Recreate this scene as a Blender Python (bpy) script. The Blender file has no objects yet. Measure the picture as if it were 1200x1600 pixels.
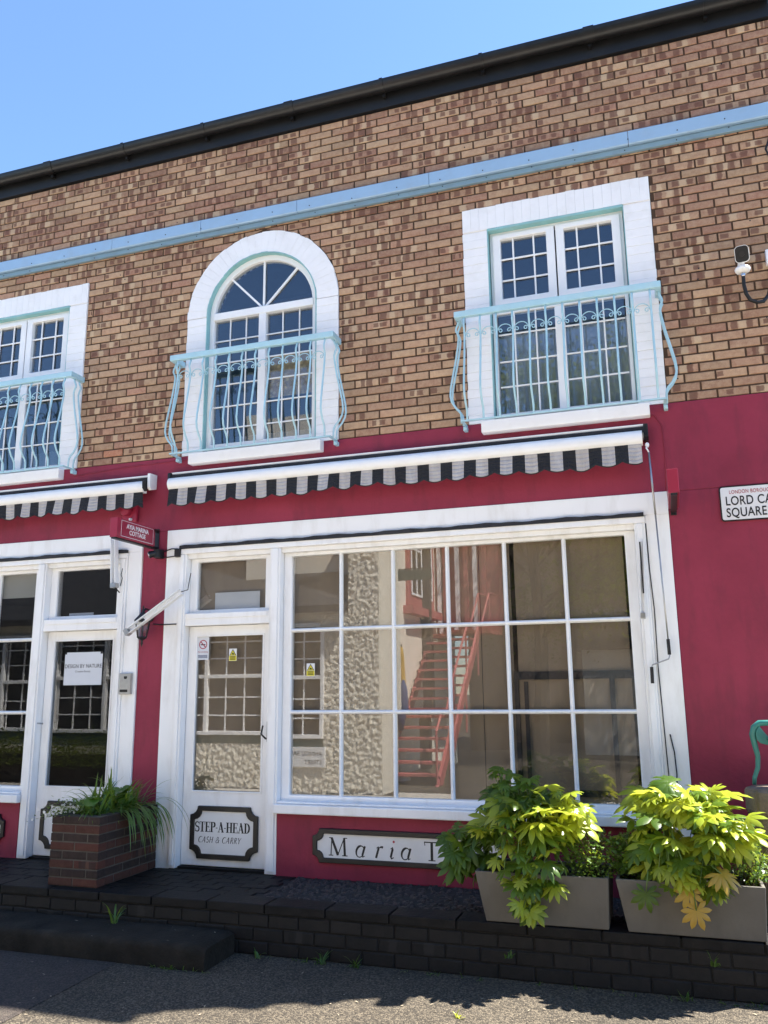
import bpy, bmesh, math, random
from mathutils import Vector, Matrix, Euler
import numpy as np

# ------------------------------------------------------------------ camera, sky, sun, exposure
SC = bpy.context.scene
COL = SC.collection
rng = random.Random(7)
R = math.radians


def cam_axes(p, y, r):
    fwd = Vector((math.sin(y) * math.cos(p), math.cos(y) * math.cos(p), math.sin(p)))
    right = Vector((math.cos(y), -math.sin(y), 0))
    up = right.cross(fwd)
    return math.cos(r) * right + math.sin(r) * up, -math.sin(r) * right + math.cos(r) * up, fwd


CAM_POS = Vector((0, -6.4631, 1.75))
CX, CU, CF = cam_axes(R(12.0524), R(-18.4154), R(-0.5934))
cd = bpy.data.cameras.new('camera')
cam = bpy.data.objects.new('camera', cd)
COL.objects.link(cam)
cam.matrix_world = Matrix(((CX.x, CU.x, -CF.x, CAM_POS.x), (CX.y, CU.y, -CF.y, CAM_POS.y), (CX.z, CU.z, -CF.z, CAM_POS.z), (0, 0, 0, 1)))
cd.sensor_fit = 'VERTICAL'
cd.sensor_height = 36.0
cd.lens = 36.0 * 1300.554 / 1600
cd.clip_start = 0.05
cd.clip_end = 2000
SC.camera = cam

SUN_EL, SUN_AZ = R(57.5), R(26.5)          # azimuth measured from +X towards +Y (behind the facade)
sun_dir = Vector((math.cos(SUN_EL) * math.cos(SUN_AZ), math.cos(SUN_EL) * math.sin(SUN_AZ), math.sin(SUN_EL)))
world = bpy.data.worlds.new('World')
SC.world = world
world.use_nodes = True
wn = world.node_tree
bg = wn.nodes['Background']
sky = wn.nodes.new('ShaderNodeTexSky')
sky.sky_type = 'NISHITA'
sky.sun_disc = False
sky.sun_elevation = SUN_EL
sky.sun_rotation = math.atan2(sun_dir.x, sun_dir.y)
sky.air_density = 1.0
sky.dust_density = 0.05
sky.ozone_density = 6.0
wn.links.new(sky.outputs[0], bg.inputs[0])
bg.inputs[1].default_value = 0.082
sl = bpy.data.lights.new('sun', 'SUN')
sl.energy = 5.0
sl.angle = R(0.53)
sl.color = (1.0, 0.95, 0.86)
so = bpy.data.objects.new('sun', sl)
COL.objects.link(so)
so.rotation_euler = (-sun_dir).to_track_quat('-Z', 'Y').to_euler()
so.location = (6, 4, 12)
SC.view_settings.view_transform = 'Standard'
SC.view_settings.look = 'None'
SC.view_settings.exposure = 2.1
SC.view_settings.gamma = 1.0
SC.view_settings.use_curve_mapping = False
SC.cycles.max_bounces = 10
SC.cycles.transparent_max_bounces = 16
SC.cycles.sample_clamp_indirect = 6
SC.cycles.use_denoising = True


# ------------------------------------------------------------------ mesh helpers
class MB:
    """collects faces in world coordinates, builds ONE mesh object"""

    def __init__(s):
        s.v = []
        s.f = []
        s.uv = []
        s.rnd = []

    def add(s, vs, fs):
        n = len(s.v)
        s.v += [tuple(p) for p in vs]
        s.f += [tuple(i + n for i in q) for q in fs]
        return s

    def box(s, x0, x1, y0, y1, z0, z1):
        if x0 > x1: x0, x1 = x1, x0
        if y0 > y1: y0, y1 = y1, y0
        if z0 > z1: z0, z1 = z1, z0
        return s.add([(x0, y0, z0), (x1, y0, z0), (x1, y1, z0), (x0, y1, z0), (x0, y0, z1), (x1, y0, z1), (x1, y1, z1), (x0, y1, z1)],
                     [(0, 3, 2, 1), (4, 5, 6, 7), (0, 1, 5, 4), (1, 2, 6, 5), (2, 3, 7, 6), (3, 0, 4, 7)])

    def prism(s, poly, a0, a1, axis='y'):
        """poly: 2D outline; axis y: (x,z) extruded along y; axis x: (y,z) along x; axis z: (x,y) along z"""
        def P(p, a):
            return (p[0], a, p[1]) if axis == 'y' else (a, p[0], p[1]) if axis == 'x' else (p[0], p[1], a)
        n = len(poly)
        return s.add([P(p, a0) for p in poly] + [P(p, a1) for p in poly],
                     [tuple(range(n)), tuple(range(2 * n - 1, n - 1, -1))] + [(i, (i + 1) % n, n + (i + 1) % n, n + i) for i in range(n)])

    def ring(s, outer, inner, a0, a1):
        """closed frame between two outlines of equal length in XZ, extruded along y"""
        n = len(outer)
        vs = [(p[0], a0, p[1]) for p in outer] + [(p[0], a0, p[1]) for p in inner] + [(p[0], a1, p[1]) for p in outer] + [(p[0], a1, p[1]) for p in inner]
        fs = []
        for i in range(n):
            j = (i + 1) % n
            fs += [(i, j, n + j, n + i), (2 * n + i, 3 * n + i, 3 * n + j, 2 * n + j), (i, 2 * n + i, 2 * n + j, j), (n + i, n + j, 3 * n + j, 3 * n + i)]
        return s.add(vs, fs)

    def tube(s, path, r, n=8, cap=True):
        P = [Vector(p) for p in path]
        m = len(P)
        rs = r if isinstance(r, (list, tuple)) else [r] * m
        rings = []
        T = (P[1] - P[0]).normalized()
        up = Vector((0, 0, 1)) if abs(T.z) < 0.9 else Vector((1, 0, 0))
        N = T.cross(up).normalized()
        base = len(s.v)
        for i in range(m):
            T = ((P[min(i + 1, m - 1)] - P[max(i - 1, 0)])).normalized()
            N = (N - T * N.dot(T))
            N = N.normalized() if N.length > 1e-6 else T.orthogonal().normalized()
            B = T.cross(N)
            for k in range(n):
                a = 2 * math.pi * k / n
                s.v.append(tuple(P[i] + rs[i] * (math.cos(a) * N + math.sin(a) * B)))
        for i in range(m - 1):
            for k in range(n):
                a, b = base + i * n + k, base + i * n + (k + 1) % n
                s.f.append((a, b, b + n, a + n))
        if cap:
            s.f.append(tuple(base + k for k in range(n - 1, -1, -1)))
            s.f.append(tuple(base + (m - 1) * n + k for k in range(n)))
        return s

    def lathe(s, prof, cx, cy, n=20, axis='z'):
        """prof: list of (radius, height)"""
        base = len(s.v)
        for r, h in prof:
            for k in range(n):
                a = 2 * math.pi * k / n
                if axis == 'z':
                    s.v.append((cx + r * math.cos(a), cy + r * math.sin(a), h))
                else:  # along y : cx = x, cy = z, h = y
                    s.v.append((cx + r * math.cos(a), h, cy + r * math.sin(a)))
        for i in range(len(prof) - 1):
            for k in range(n):
                a, b = base + i * n + k, base + i * n + (k + 1) % n
                s.f.append((a, b, b + n, a + n))
        s.f.append(tuple(base + k for k in range(n)))
        s.f.append(tuple(base + (len(prof) - 1) * n + k for k in range(n)))
        return s

    def build(s, name, m, parent=None, smooth=False, bevel=0.0, recalc=True, seg=2):
        off = Vector((0, 0, 0))
        p = parent
        while p:
            off += p.location
            p = p.parent
        me = bpy.data.meshes.new(name)
        me.from_pydata([(x - off.x, y - off.y, z - off.z) for x, y, z in s.v], [], s.f)
        if recalc:
            b = bmesh.new()
            b.from_mesh(me)
            bmesh.ops.recalc_face_normals(b, faces=b.faces)
            b.to_mesh(me)
            b.free()
        if s.uv:
            ul = me.uv_layers.new(name='UVMap')
            ca = me.color_attributes.new('rnd', 'FLOAT_COLOR', 'CORNER')
            me.uv_layers['UVMap'].data.foreach_set('uv', np.array(s.uv, dtype=np.float32).ravel())
            me.color_attributes['rnd'].data.foreach_set('color', np.array(s.rnd, dtype=np.float32).ravel())
        if smooth:
            me.polygons.foreach_set('use_smooth', [True] * len(me.polygons))
        me.materials.append(m)
        o = bpy.data.objects.new(name, me)
        COL.objects.link(o)
        o.parent = parent
        if bevel:
            bv = o.modifiers.new('bevel', 'BEVEL')
            bv.width = bevel
            bv.segments = seg
            bv.limit_method = 'ANGLE'
            bv.angle_limit = R(40)
            bv.harden_normals = False
        return o


def autosmooth(o, ang=35):
    me = o.data
    me.polygons.foreach_set('use_smooth', [True] * len(me.polygons))
    me.set_sharp_from_angle(angle=R(ang))
    return o


def tag(o, label=None, cat=None, group=None, kind=None):
    if label: o['label'] = label
    if cat: o['category'] = cat
    if group: o['group'] = group
    if kind: o['kind'] = kind
    return o


def thing(name, label, cat, loc=(0, 0, 0), group=None):
    o = bpy.data.objects.new(name, None)
    o.empty_display_size = 0.1
    COL.objects.link(o)
    o.location = loc
    return tag(o, label, cat, group)


def copy_tree(o, parent=None):
    c = o.copy()
    COL.objects.link(c)
    c.parent = parent
    for ch in list(o.children):
        copy_tree(ch, c)
    return c


def text(name, body, size, loc, m, parent, rotz=0.0, shear=0.0, align='LEFT', spacing=1.0, thick=0.0012, xs=1.0, bold=0.0):
    cu = bpy.data.curves.new(name, 'FONT')
    cu.body = body
    cu.size = size
    cu.shear = shear
    cu.align_x = align
    cu.space_character = spacing
    cu.extrude = thick
    cu.offset = bold
    cu.materials.append(m)
    o = bpy.data.objects.new(name, cu)
    COL.objects.link(o)
    off = Vector((0, 0, 0))
    p = parent
    while p:
        off += p.location
        p = p.parent
    o.parent = parent
    o.location = Vector(loc) - off
    o.rotation_euler = (R(90), 0, rotz)
    o.scale = (xs, 1, 1)
    bpy.context.view_layer.update()
    me = bpy.data.meshes.new_from_object(o.evaluated_get(bpy.context.evaluated_depsgraph_get()))
    q = bpy.data.objects.new(name, me)
    COL.objects.link(q)
    q.parent = parent
    q.location, q.rotation_euler, q.scale = o.location, o.rotation_euler, o.scale
    bpy.data.objects.remove(o)
    if not me.materials: me.materials.append(m)
    return q


# ------------------------------------------------------------------ material helpers
class NT:
    def __init__(s, name):
        s.m = bpy.data.materials.new(name)
        s.m.use_nodes = True
        s.t = s.m.node_tree
        s.n = s.t.nodes
        s.b = s.n['Principled BSDF']
        s.out = s.n['Material Output']

    def new(s, ty, **kw):
        n = s.n.new(ty)
        for k, v in kw.items(): setattr(n, k, v)
        return n

    def link(s, a, b):
        s.t.links.new(a, b)

    def put(s, sock, v):
        if isinstance(v, bpy.types.NodeSocket): s.link(v, sock)
        elif isinstance(v, (tuple, list)) and len(v) == 3 and sock.type == 'RGBA': sock.default_value = (*v, 1)
        else: sock.default_value = v

    def math(s, op, a, b=None, c=None, clamp=False):
        n = s.new('ShaderNodeMath', operation=op, use_clamp=clamp)
        for i, v in enumerate((a, b, c)):
            if v is not None: s.put(n.inputs[i], v)
        return n.outputs[0]

    def mix(s, f, a, b, mode='MIX'):
        n = s.new('ShaderNodeMix', data_type='RGBA', blend_type=mode)
        s.put(n.inputs[0], f)
        s.put(n.inputs[6], a)
        s.put(n.inputs[7], b)
        return n.outputs[2]

    def coord(s, which='Object'):
        return s.new('ShaderNodeTexCoord').outputs[which]

    def geo_pos(s):
        return s.new('ShaderNodeNewGeometry').outputs['Position']

    def noise(s, vec, scale, detail=4, rough=0.55, sc=None, out=0, dist=0.0):
        if sc:
            mp = s.new('ShaderNodeMapping')
            s.link(vec, mp.inputs[0])
            mp.inputs[3].default_value = sc
            vec = mp.outputs[0]
        n = s.new('ShaderNodeTexNoise')
        s.link(vec, n.inputs['Vector'])
        n.inputs['Scale'].default_value = scale
        n.inputs['Detail'].default_value = detail
        n.inputs['Roughness'].default_value = rough
        n.inputs['Distortion'].default_value = dist
        return n.outputs[out]

    def voro(s, vec, scale, out='Distance', feature='F1', rand=1.0):
        n = s.new('ShaderNodeTexVoronoi', feature=feature)
        s.link(vec, n.inputs['Vector'])
        n.inputs['Scale'].default_value = scale
        n.inputs['Randomness'].default_value = rand
        return n.outputs[out]

    def ramp(s, f, pts):
        n = s.new('ShaderNodeValToRGB')
        cr = n.color_ramp
        while len(cr.elements) < len(pts): cr.elements.new(0.5)
        for e, (p, c) in zip(cr.elements, pts):
            e.position = p
            e.color = (*c, 1) if isinstance(c, (tuple, list)) else (c, c, c, 1)
        s.put(n.inputs[0], f)
        return n.outputs[0]

    def bump(s, h, strength, dist=0.01):
        n = s.new('ShaderNodeBump')
        n.inputs['Strength'].default_value = strength
        n.inputs['Distance'].default_value = dist
        s.link(h, n.inputs['Height'])
        s.link(n.outputs[0], s.b.inputs['Normal'])
        return n.outputs[0]

    def set(s, **kw):
        for k, v in kw.items(): s.put(s.b.inputs[k.replace('_', ' ')], v)
        return s


def paint(name, col, rough=0.5, var=0.12, scale=3.0, dirt=None, dirt_amt=0.35, bump=0.15, bscale=60, bdist=0.002, metallic=0.0, spec=0.4, vert=1.0):
    """painted or plain surface: tone mottling, soft dirt of its own shape and fine relief"""
    t = NT(name)
    pos = t.geo_pos()
    n1 = t.noise(pos, scale, 5, 0.6)
    c = t.mix(t.ramp(n1, [(0.3, 0.0), (0.7, 1.0)]), tuple(x * (1 - var) for x in col), tuple(min(1, x * (1 + var)) for x in col))
    if dirt:
        n2 = t.noise(pos, 2.2, 6, 0.65, sc=(3.0, 3.0, 3.0 / max(vert, 0.01)))
        f = t.math('MULTIPLY', t.ramp(n2, [(0.5, 0.0), (0.78, 1.0)]), dirt_amt)
        c = t.mix(f, c, dirt)
    t.set(Base_Color=c, Roughness=rough, Metallic=metallic, Specular_IOR_Level=spec)
    if bump:
        t.bump(t.noise(pos, bscale, 4, 0.6), bump, bdist)
    return t.m


M = {}
M['white'] = paint('white_gloss_paint', (0.85, 0.845, 0.84), 0.38, 0.03, 2.0, (0.50, 0.46, 0.40), 0.42, 0.12, 45, 0.0015, vert=4)
M['white_flat'] = paint('white_masonry_paint', (0.87, 0.86, 0.86), 0.7, 0.03, 3.0, (0.62, 0.60, 0.56), 0.3, 0.35, 70, 0.003)
M['pvc'] = paint('white_pvc', (0.84, 0.84, 0.84), 0.3, 0.02, 2.0, (0.6, 0.58, 0.52), 0.14, 0.0)
M['crimson'] = paint('crimson_masonry_paint', (0.258, 0.030, 0.058), 0.6, 0.17, 1.4, (0.145, 0.026, 0.042), 0.7, 0.6, 26, 0.006, vert=4, spec=0.25)
M['crimson_sign'] = paint('crimson_sign_paint', (0.30, 0.022, 0.05), 0.35, 0.05, 2.0, None, 0, 0.05)
M['turq'] = paint('turquoise_paint', (0.25, 0.48, 0.49), 0.55, 0.10, 6, (0.5, 0.62, 0.6), 0.4, 0.3, 80, 0.002)
M['paleblue'] = paint('pale_blue_metal_paint', (0.40, 0.62, 0.70), 0.38, 0.06, 8, (0.62, 0.72, 0.74), 0.35, 0.15, 120, 0.001)
M['flashing'] = paint('blue_coated_flashing', (0.30, 0.45, 0.62), 0.24, 0.05, 2.5, (0.30, 0.33, 0.36), 0.3, 0.06, 6, 0.004, spec=0.6)
M['flashing_low'] = paint('grey_blue_trunking', (0.20, 0.30, 0.36), 0.4, 0.08, 3.0, (0.16, 0.17, 0.18), 0.4, 0.06, 8, 0.003)
M['black_gloss'] = paint('black_gloss_plastic', (0.008, 0.008, 0.009), 0.38, 0.2, 3, (0.03, 0.028, 0.026), 0.5, 0.06, 30, 0.001)
M['fascia_black'] = paint('black_fascia_board', (0.010, 0.0105, 0.012), 0.5, 0.2, 2, (0.025, 0.024, 0.023), 0.5, 0.1, 30, 0.002)
M['black_iron'] = paint('black_painted_iron', (0.014, 0.014, 0.016), 0.42, 0.2, 10, None, 0, 0.15, 120, 0.001)
M['black_strip'] = paint('black_rubber_strip', (0.02, 0.02, 0.024), 0.75, 0.3, 14, (0.08, 0.08, 0.08), 0.4, 0.6, 40, 0.006)
M['sign_black'] = paint('black_sign_moulding', (0.008, 0.008, 0.009), 0.40, 0.2, 8, (0.10, 0.09, 0.075), 0.2, 0.3, 90, 0.002)
M['sign_white'] = paint('white_sign_enamel', (0.72, 0.72, 0.72), 0.4, 0.02, 4, (0.5, 0.47, 0.41), 0.25, 0.05)
M['ink'] = paint('black_lettering', (0.012, 0.012, 0.013), 0.5, 0.0, 1, None, 0, 0)
M['ink_grey'] = paint('grey_lettering', (0.10, 0.10, 0.11), 0.5, 0.0, 1, None, 0, 0)
M['ink_red'] = paint('red_lettering', (0.35, 0.03, 0.06), 0.5, 0.0, 1, None, 0, 0)
M['ink_white'] = paint('white_lettering', (0.75, 0.72, 0.72), 0.5, 0.0, 1, None, 0, 0)
M['yellow'] = paint('yellow_sticker', (0.68, 0.60, 0.03), 0.4, 0.03, 4, None, 0, 0)
M['steel'] = paint('brushed_steel', (0.42, 0.42, 0.42), 0.35, 0.08, 30, None, 0, 0.1, 200, 0.0006, metallic=0.9)
M['chrome'] = paint('dull_chrome', (0.5, 0.5, 0.5), 0.25, 0.05, 10, None, 0, 0, metallic=1.0)
M['awn_white'] = paint('white_powder_coat', (0.84, 0.84, 0.84), 0.3, 0.02, 3, (0.55, 0.52, 0.47), 0.18, 0.03)
M['paper'] = paint('white_paper', (0.62, 0.64, 0.68), 0.8, 0.03, 4, None, 0, 0.1, 10, 0.004)
M['slate'] = paint('roof_slate', (0.03, 0.031, 0.034), 0.6, 0.25, 4, None, 0, 0.3)
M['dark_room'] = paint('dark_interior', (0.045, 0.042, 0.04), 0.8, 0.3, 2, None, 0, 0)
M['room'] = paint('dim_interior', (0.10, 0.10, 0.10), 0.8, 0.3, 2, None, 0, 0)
M['blind'] = paint('pale_roller_blind', (0.42, 0.42, 0.38), 0.85, 0.06, 3, None, 0, 0.1, 100, 0.001)
M['cable'] = paint('black_cable', (0.010, 0.010, 0.011), 0.6, 0.1, 10, None, 0, 0)
M['cable_white'] = paint('white_cable', (0.6, 0.6, 0.6), 0.5, 0.1, 10, None, 0, 0)
M['teal'] = paint('teal_cast_iron', (0.03, 0.17, 0.15), 0.38, 0.2, 8, (0.06, 0.1, 0.08), 0.5, 0.4, 60, 0.003)
M['stone'] = paint('weathered_pedestal_stone', (0.21, 0.16, 0.12), 0.85, 0.3, 7, (0.10, 0.085, 0.06), 0.7, 0.8, 30, 0.012)
M['planter'] = paint('grey_stone_planter', (0.115, 0.105, 0.09), 0.8, 0.10, 5, (0.07, 0.063, 0.053), 0.6, 0.3, 60, 0.003, vert=3)
M['soil'] = paint('dark_soil', (0.03, 0.022, 0.015), 0.95, 0.4, 20, None, 0, 0.9, 30, 0.03)
M['red_alarm'] = paint('red_alarm_plastic', (0.30, 0.02, 0.05), 0.35, 0.05, 6, None, 0, 0.05)
M['cream'] = paint('cream_render', (0.72, 0.66, 0.56), 0.85, 0.06, 2, (0.4, 0.36, 0.3), 0.3, 0.5, 40, 0.006)
M['pinkred'] = paint('faded_red_paint', (0.38, 0.105, 0.10), 0.55, 0.1, 4, None, 0, 0.2)
M['dark_green'] = paint('dark_green_paint', (0.03, 0.06, 0.05), 0.5, 0.1, 4, None, 0, 0.1)
M['navy'] = paint('navy_cloth', (0.03, 0.05, 0.14), 0.9, 0.15, 6, None, 0, 0.2)
M['mustard'] = paint('mustard_cloth', (0.45, 0.28, 0.05), 0.9, 0.15, 6, None, 0, 0.2)
M['bark'] = paint('tree_bark', (0.10, 0.075, 0.05), 0.9, 0.3, 6, None, 0, 0.8, 20, 0.02)


def kraft():
    t = NT('brown_kraft_paper')
    pos = t.geo_pos()
    n = t.noise(pos, 1.6, 5, 0.6, sc=(2.5, 1, 0.5))
    c = t.mix(t.ramp(n, [(0.3, 0.0), (0.75, 1.0)]), (0.25, 0.19, 0.13), (0.33, 0.255, 0.18))
    t.set(Base_Color=c, Roughness=0.8)
    t.bump(t.noise(pos, 3.0, 3, 0.5, sc=(1, 1, 0.6)), 0.5, 0.02)
    return t.m


M['kraft'] = kraft()


def glass(name, refl=0.06, tint=(0.92, 0.93, 0.93), wave=0.05):
    t = NT(name)
    t.n.remove(t.b)
    lw = t.new('ShaderNodeLayerWeight')
    lw.inputs[0].default_value = 0.5
    f5 = t.math('POWER', lw.outputs['Facing'], 4.0)
    fac = t.math('MULTIPLY_ADD', f5, 1 - refl, refl, clamp=True)
    tr = t.new('ShaderNodeBsdfTransparent')
    tr.inputs[0].default_value = (*tint, 1)
    gl = t.new('ShaderNodeBsdfGlossy')
    gl.inputs['Roughness'].default_value = 0.0
    gl.inputs['Color'].default_value = (0.97, 0.98, 1, 1)
    bp = t.new('ShaderNodeBump')
    bp.inputs['Strength'].default_value = wave
    bp.inputs['Distance'].default_value = 0.01
    t.link(t.noise(t.geo_pos(), 2.6, 2, 0.4), bp.inputs['Height'])
    t.link(bp.outputs[0], gl.inputs['Normal'])
    mx = t.new('ShaderNodeMixShader')
    t.link(fac, mx.inputs[0])
    t.link(tr.outputs[0], mx.inputs[1])
    t.link(gl.outputs[0], mx.inputs[2])
    t.link(mx.outputs[0], t.out.inputs['Surface'])
    return t.m


M['glass'] = glass('shop_glass', 0.078, (0.9, 0.9, 0.89), 0.012)
M['glass_dark'] = glass('dark_shop_glass', 0.035, (0.85, 0.85, 0.85), 0.012)
M['glass_up'] = glass('window_glass', 0.085, (0.80, 0.83, 0.86), 0.02)
M['glass_lamp'] = glass('lantern_glass', 0.08, (0.8, 0.8, 0.8), 0.3)


def brick_mat(name, pal, mark, cream, rough=0.85, marks=0.55, vary=False):
    """fletton facing brick: a tone for each brick and the pale/dark kiss marks of its firing"""
    t = NT(name)
    at = t.new('ShaderNodeAttribute', attribute_name='rnd')
    sp = t.new('ShaderNodeSeparateColor')
    t.link(at.outputs['Color'], sp.inputs[0])
    r1, r2, r3 = sp.outputs[0], sp.outputs[1], sp.outputs[2]
    r4 = at.outputs['Alpha']
    uv = t.new('ShaderNodeUVMap')
    sx = t.new('ShaderNodeSeparateXYZ')
    t.link(uv.outputs[0], sx.inputs[0])
    pos = t.geo_pos()
    wob = t.math('MULTIPLY_ADD', t.noise(pos, 22, 3, 0.6), 0.14, -0.07)
    u = t.math('ADD', sx.outputs[0], wob)
    v = t.math('ADD', sx.outputs[1], t.math('MULTIPLY', wob, 1.6))
    base = t.ramp(r1, pal)
    if vary:
        val = t.math('MULTIPLY_ADD', t.math('FRACT', t.math('MULTIPLY', t.math('ADD', r3, r2), 9.7)), 0.5, 0.74)
        base = t.mix(t.math('MULTIPLY', t.math('POWER', t.math('FRACT', t.math('MULTIPLY', r2, 13.1)), 2.2), 0.75), base, (0.40, 0.20, 0.135))
        cmb = t.new('ShaderNodeCombineColor')
        for i_ in range(3): t.put(cmb.inputs[i_], val)
        base = t.mix(1.0, base, cmb.outputs[0], 'MULTIPLY')

    def boxm(x, c, w, soft):
        d = t.math('ABSOLUTE', t.math('SUBTRACT', x, c))
        n = t.new('ShaderNodeMapRange', interpolation_type='SMOOTHSTEP')
        t.put(n.inputs[0], d)
        t.put(n.inputs[1], t.math('ADD', w, soft))
        t.put(n.inputs[2], w)
        return n.outputs[0]
    # two dark kiss marks, one towards each end
    c1 = t.math('MULTIPLY_ADD', r2, 0.26, 0.12)
    c2 = t.math('MULTIPLY_ADD', r3, 0.28, 0.60)
    w1 = t.math('MULTIPLY_ADD', r3, 0.07, 0.06)
    w2 = t.math('MULTIPLY_ADD', r2, 0.08, 0.05)
    vh = t.math('MULTIPLY_ADD', t.math('FRACT', t.math('MULTIPLY', r2, 7.3)), 0.32, 0.24)
    m1 = t.math('MULTIPLY', boxm(u, c1, w1, 0.055), boxm(v, 0.5, vh, 0.12))
    m2 = t.math('MULTIPLY', boxm(u, c2, w2, 0.055), boxm(v, 0.48, vh, 0.12))
    on1 = t.math('GREATER_THAN', r4, 1 - marks)
    on2 = t.math('GREATER_THAN', t.math('FRACT', t.math('MULTIPLY', r4, 3.7)), 0.45)
    dark = t.math('MAXIMUM', t.math('MULTIPLY', m1, on1), t.math('MULTIPLY', m2, t.math('MULTIPLY', on2, on1)))
    # a pale patch between the marks
    pale_on = t.math('GREATER_THAN', t.math('FRACT', t.math('MULTIPLY', r4, 5.3)), 0.5)
    pale = t.math('MULTIPLY', t.math('MULTIPLY', boxm(u, t.math('MULTIPLY_ADD', r3, 0.2, 0.40), t.math('MULTIPLY_ADD', r2, 0.12, 0.06), 0.07), t.math('MULTIPLY', pale_on, on1)), 0.6)
    n1 = t.noise(pos, 21, 6, 0.72)
    c = t.mix(t.ramp(n1, [(0.32, 0.0), (0.66, 0.9)]), t.mix(0.3, base, mark), t.mix(0.35, base, cream))
    c = t.mix(pale, c, cream)
    c = t.mix(t.math('MULTIPLY', dark, 0.76), c, mark)
    sand = t.noise(pos, 160, 3, 0.7)
    c = t.mix(t.ramp(sand, [(0.3, 0.35), (0.6, 0.0)]), c, t.mix(0.5, c, (0.05, 0.03, 0.02)))
    big = t.noise(pos, 0.9, 4, 0.55)
    c = t.mix(t.ramp(big, [(0.35, 0.14), (0.65, 0.0)]), c, mark)
    t.set(Base_Color=c, Roughness=rough, Specular_IOR_Level=0.25)
    t.bump(t.math('ADD', t.noise(pos, 60, 5, 0.7), t.math('MULTIPLY', sand, 0.5)), 0.7, 0.004)
    return t.m


M['brick'] = brick_mat('fletton_brick', [(0.0, (0.25, 0.112, 0.078)), (0.16, (0.38, 0.190, 0.128)), (0.36, (0.48, 0.285, 0.172)), (0.62, (0.58, 0.385, 0.235)), (0.82, (0.53, 0.335, 0.20)), (0.92, (0.43, 0.21, 0.142)), (1.0, (0.43, 0.155, 0.085))],
                       (0.150, 0.068, 0.048), (0.68, 0.51, 0.33), vary=True)
M['brick_box'] = brick_mat('planter_box_brick', [(0.0, (0.014, 0.012, 0.011)), (0.4, (0.026, 0.02, 0.018)), (0.6, (0.055, 0.019, 0.013)), (1.0, (0.105, 0.030, 0.019))],
                           (0.03, 0.02, 0.018), (0.11, 0.065, 0.05), marks=0.12)
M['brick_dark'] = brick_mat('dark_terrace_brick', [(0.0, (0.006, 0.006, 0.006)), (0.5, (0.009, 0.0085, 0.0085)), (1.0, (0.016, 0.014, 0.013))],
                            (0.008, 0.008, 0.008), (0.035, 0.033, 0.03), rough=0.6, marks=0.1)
M['mortar'] = paint('brown_mortar', (0.078, 0.046, 0.028), 0.95, 0.2, 8, None, 0, 0.8, 90, 0.004)
M['mortar_box'] = paint('grey_mortar', (0.085, 0.075, 0.062), 0.95, 0.25, 9, (0.06, 0.05, 0.045), 0.6, 0.8, 90, 0.004)
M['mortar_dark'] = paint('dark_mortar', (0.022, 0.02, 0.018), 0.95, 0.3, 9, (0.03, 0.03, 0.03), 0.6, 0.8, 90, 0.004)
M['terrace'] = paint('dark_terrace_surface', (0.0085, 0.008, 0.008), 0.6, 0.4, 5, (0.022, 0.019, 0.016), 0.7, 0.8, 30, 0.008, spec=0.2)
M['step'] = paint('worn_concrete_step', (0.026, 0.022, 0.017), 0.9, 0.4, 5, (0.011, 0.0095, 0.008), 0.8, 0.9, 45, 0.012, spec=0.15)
M['cobble'] = paint('dark_pebble', (0.035, 0.026, 0.024), 0.6, 0.5, 13, (0.065, 0.05, 0.045), 0.5, 0.4, 60, 0.004)


def asphalt(name, tone, speck):
    t = NT(name)
    pos = t.geo_pos()
    v = t.new('ShaderNodeTexVoronoi')
    t.link(pos, v.inputs['Vector'])
    v.inputs['Scale'].default_value = 105
    grain = v.outputs['Color']
    sp = t.new('ShaderNodeSeparateColor')
    t.link(grain, sp.inputs[0])
    big = t.noise(pos, 0.7, 5, 0.6)
    mid = t.noise(pos, 9, 4, 0.6)
    c = t.mix(t.ramp(sp.outputs[0], [(0.35, 0.0), (0.95, 1.0)]), tone, speck)
    c = t.mix(t.ramp(big, [(0.35, 0.4), (0.7, 0.0)]), c, tuple(x * 0.6 for x in tone))
    c = t.mix(t.ramp(mid, [(0.55, 0.0), (0.8, 0.45)]), c, (0.10, 0.085, 0.065))
    t.set(Base_Color=c, Roughness=0.85, Specular_IOR_Level=0.3)
    h = t.math('ADD', t.math('MULTIPLY', v.outputs['Distance'], -1.0), t.math('MULTIPLY', mid, 0.6))
    t.bump(h, 0.9, 0.008)
    return t.m


M['asphalt'] = asphalt('worn_asphalt', (0.040, 0.033, 0.025), (0.165, 0.135, 0.096))
M['asphalt_red'] = asphalt('reddish_asphalt', (0.04, 0.033, 0.029), (0.095, 0.075, 0.063))


def roughcast():
    t = NT('roughcast_render')
    pos = t.geo_pos()
    n = t.noise(pos, 9, 5, 0.62, dist=0.8)
    n2 = t.noise(pos, 22, 3, 0.5)
    t.set(Base_Color=t.mix(t.ramp(n, [(0.3, 0.0), (0.7, 1.0)]), (0.56, 0.51, 0.42), (0.72, 0.68, 0.58)), Roughness=0.9)
    t.bump(n2, 0.5, 0.02)
    return t.m


M['roughcast'] = roughcast()


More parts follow.
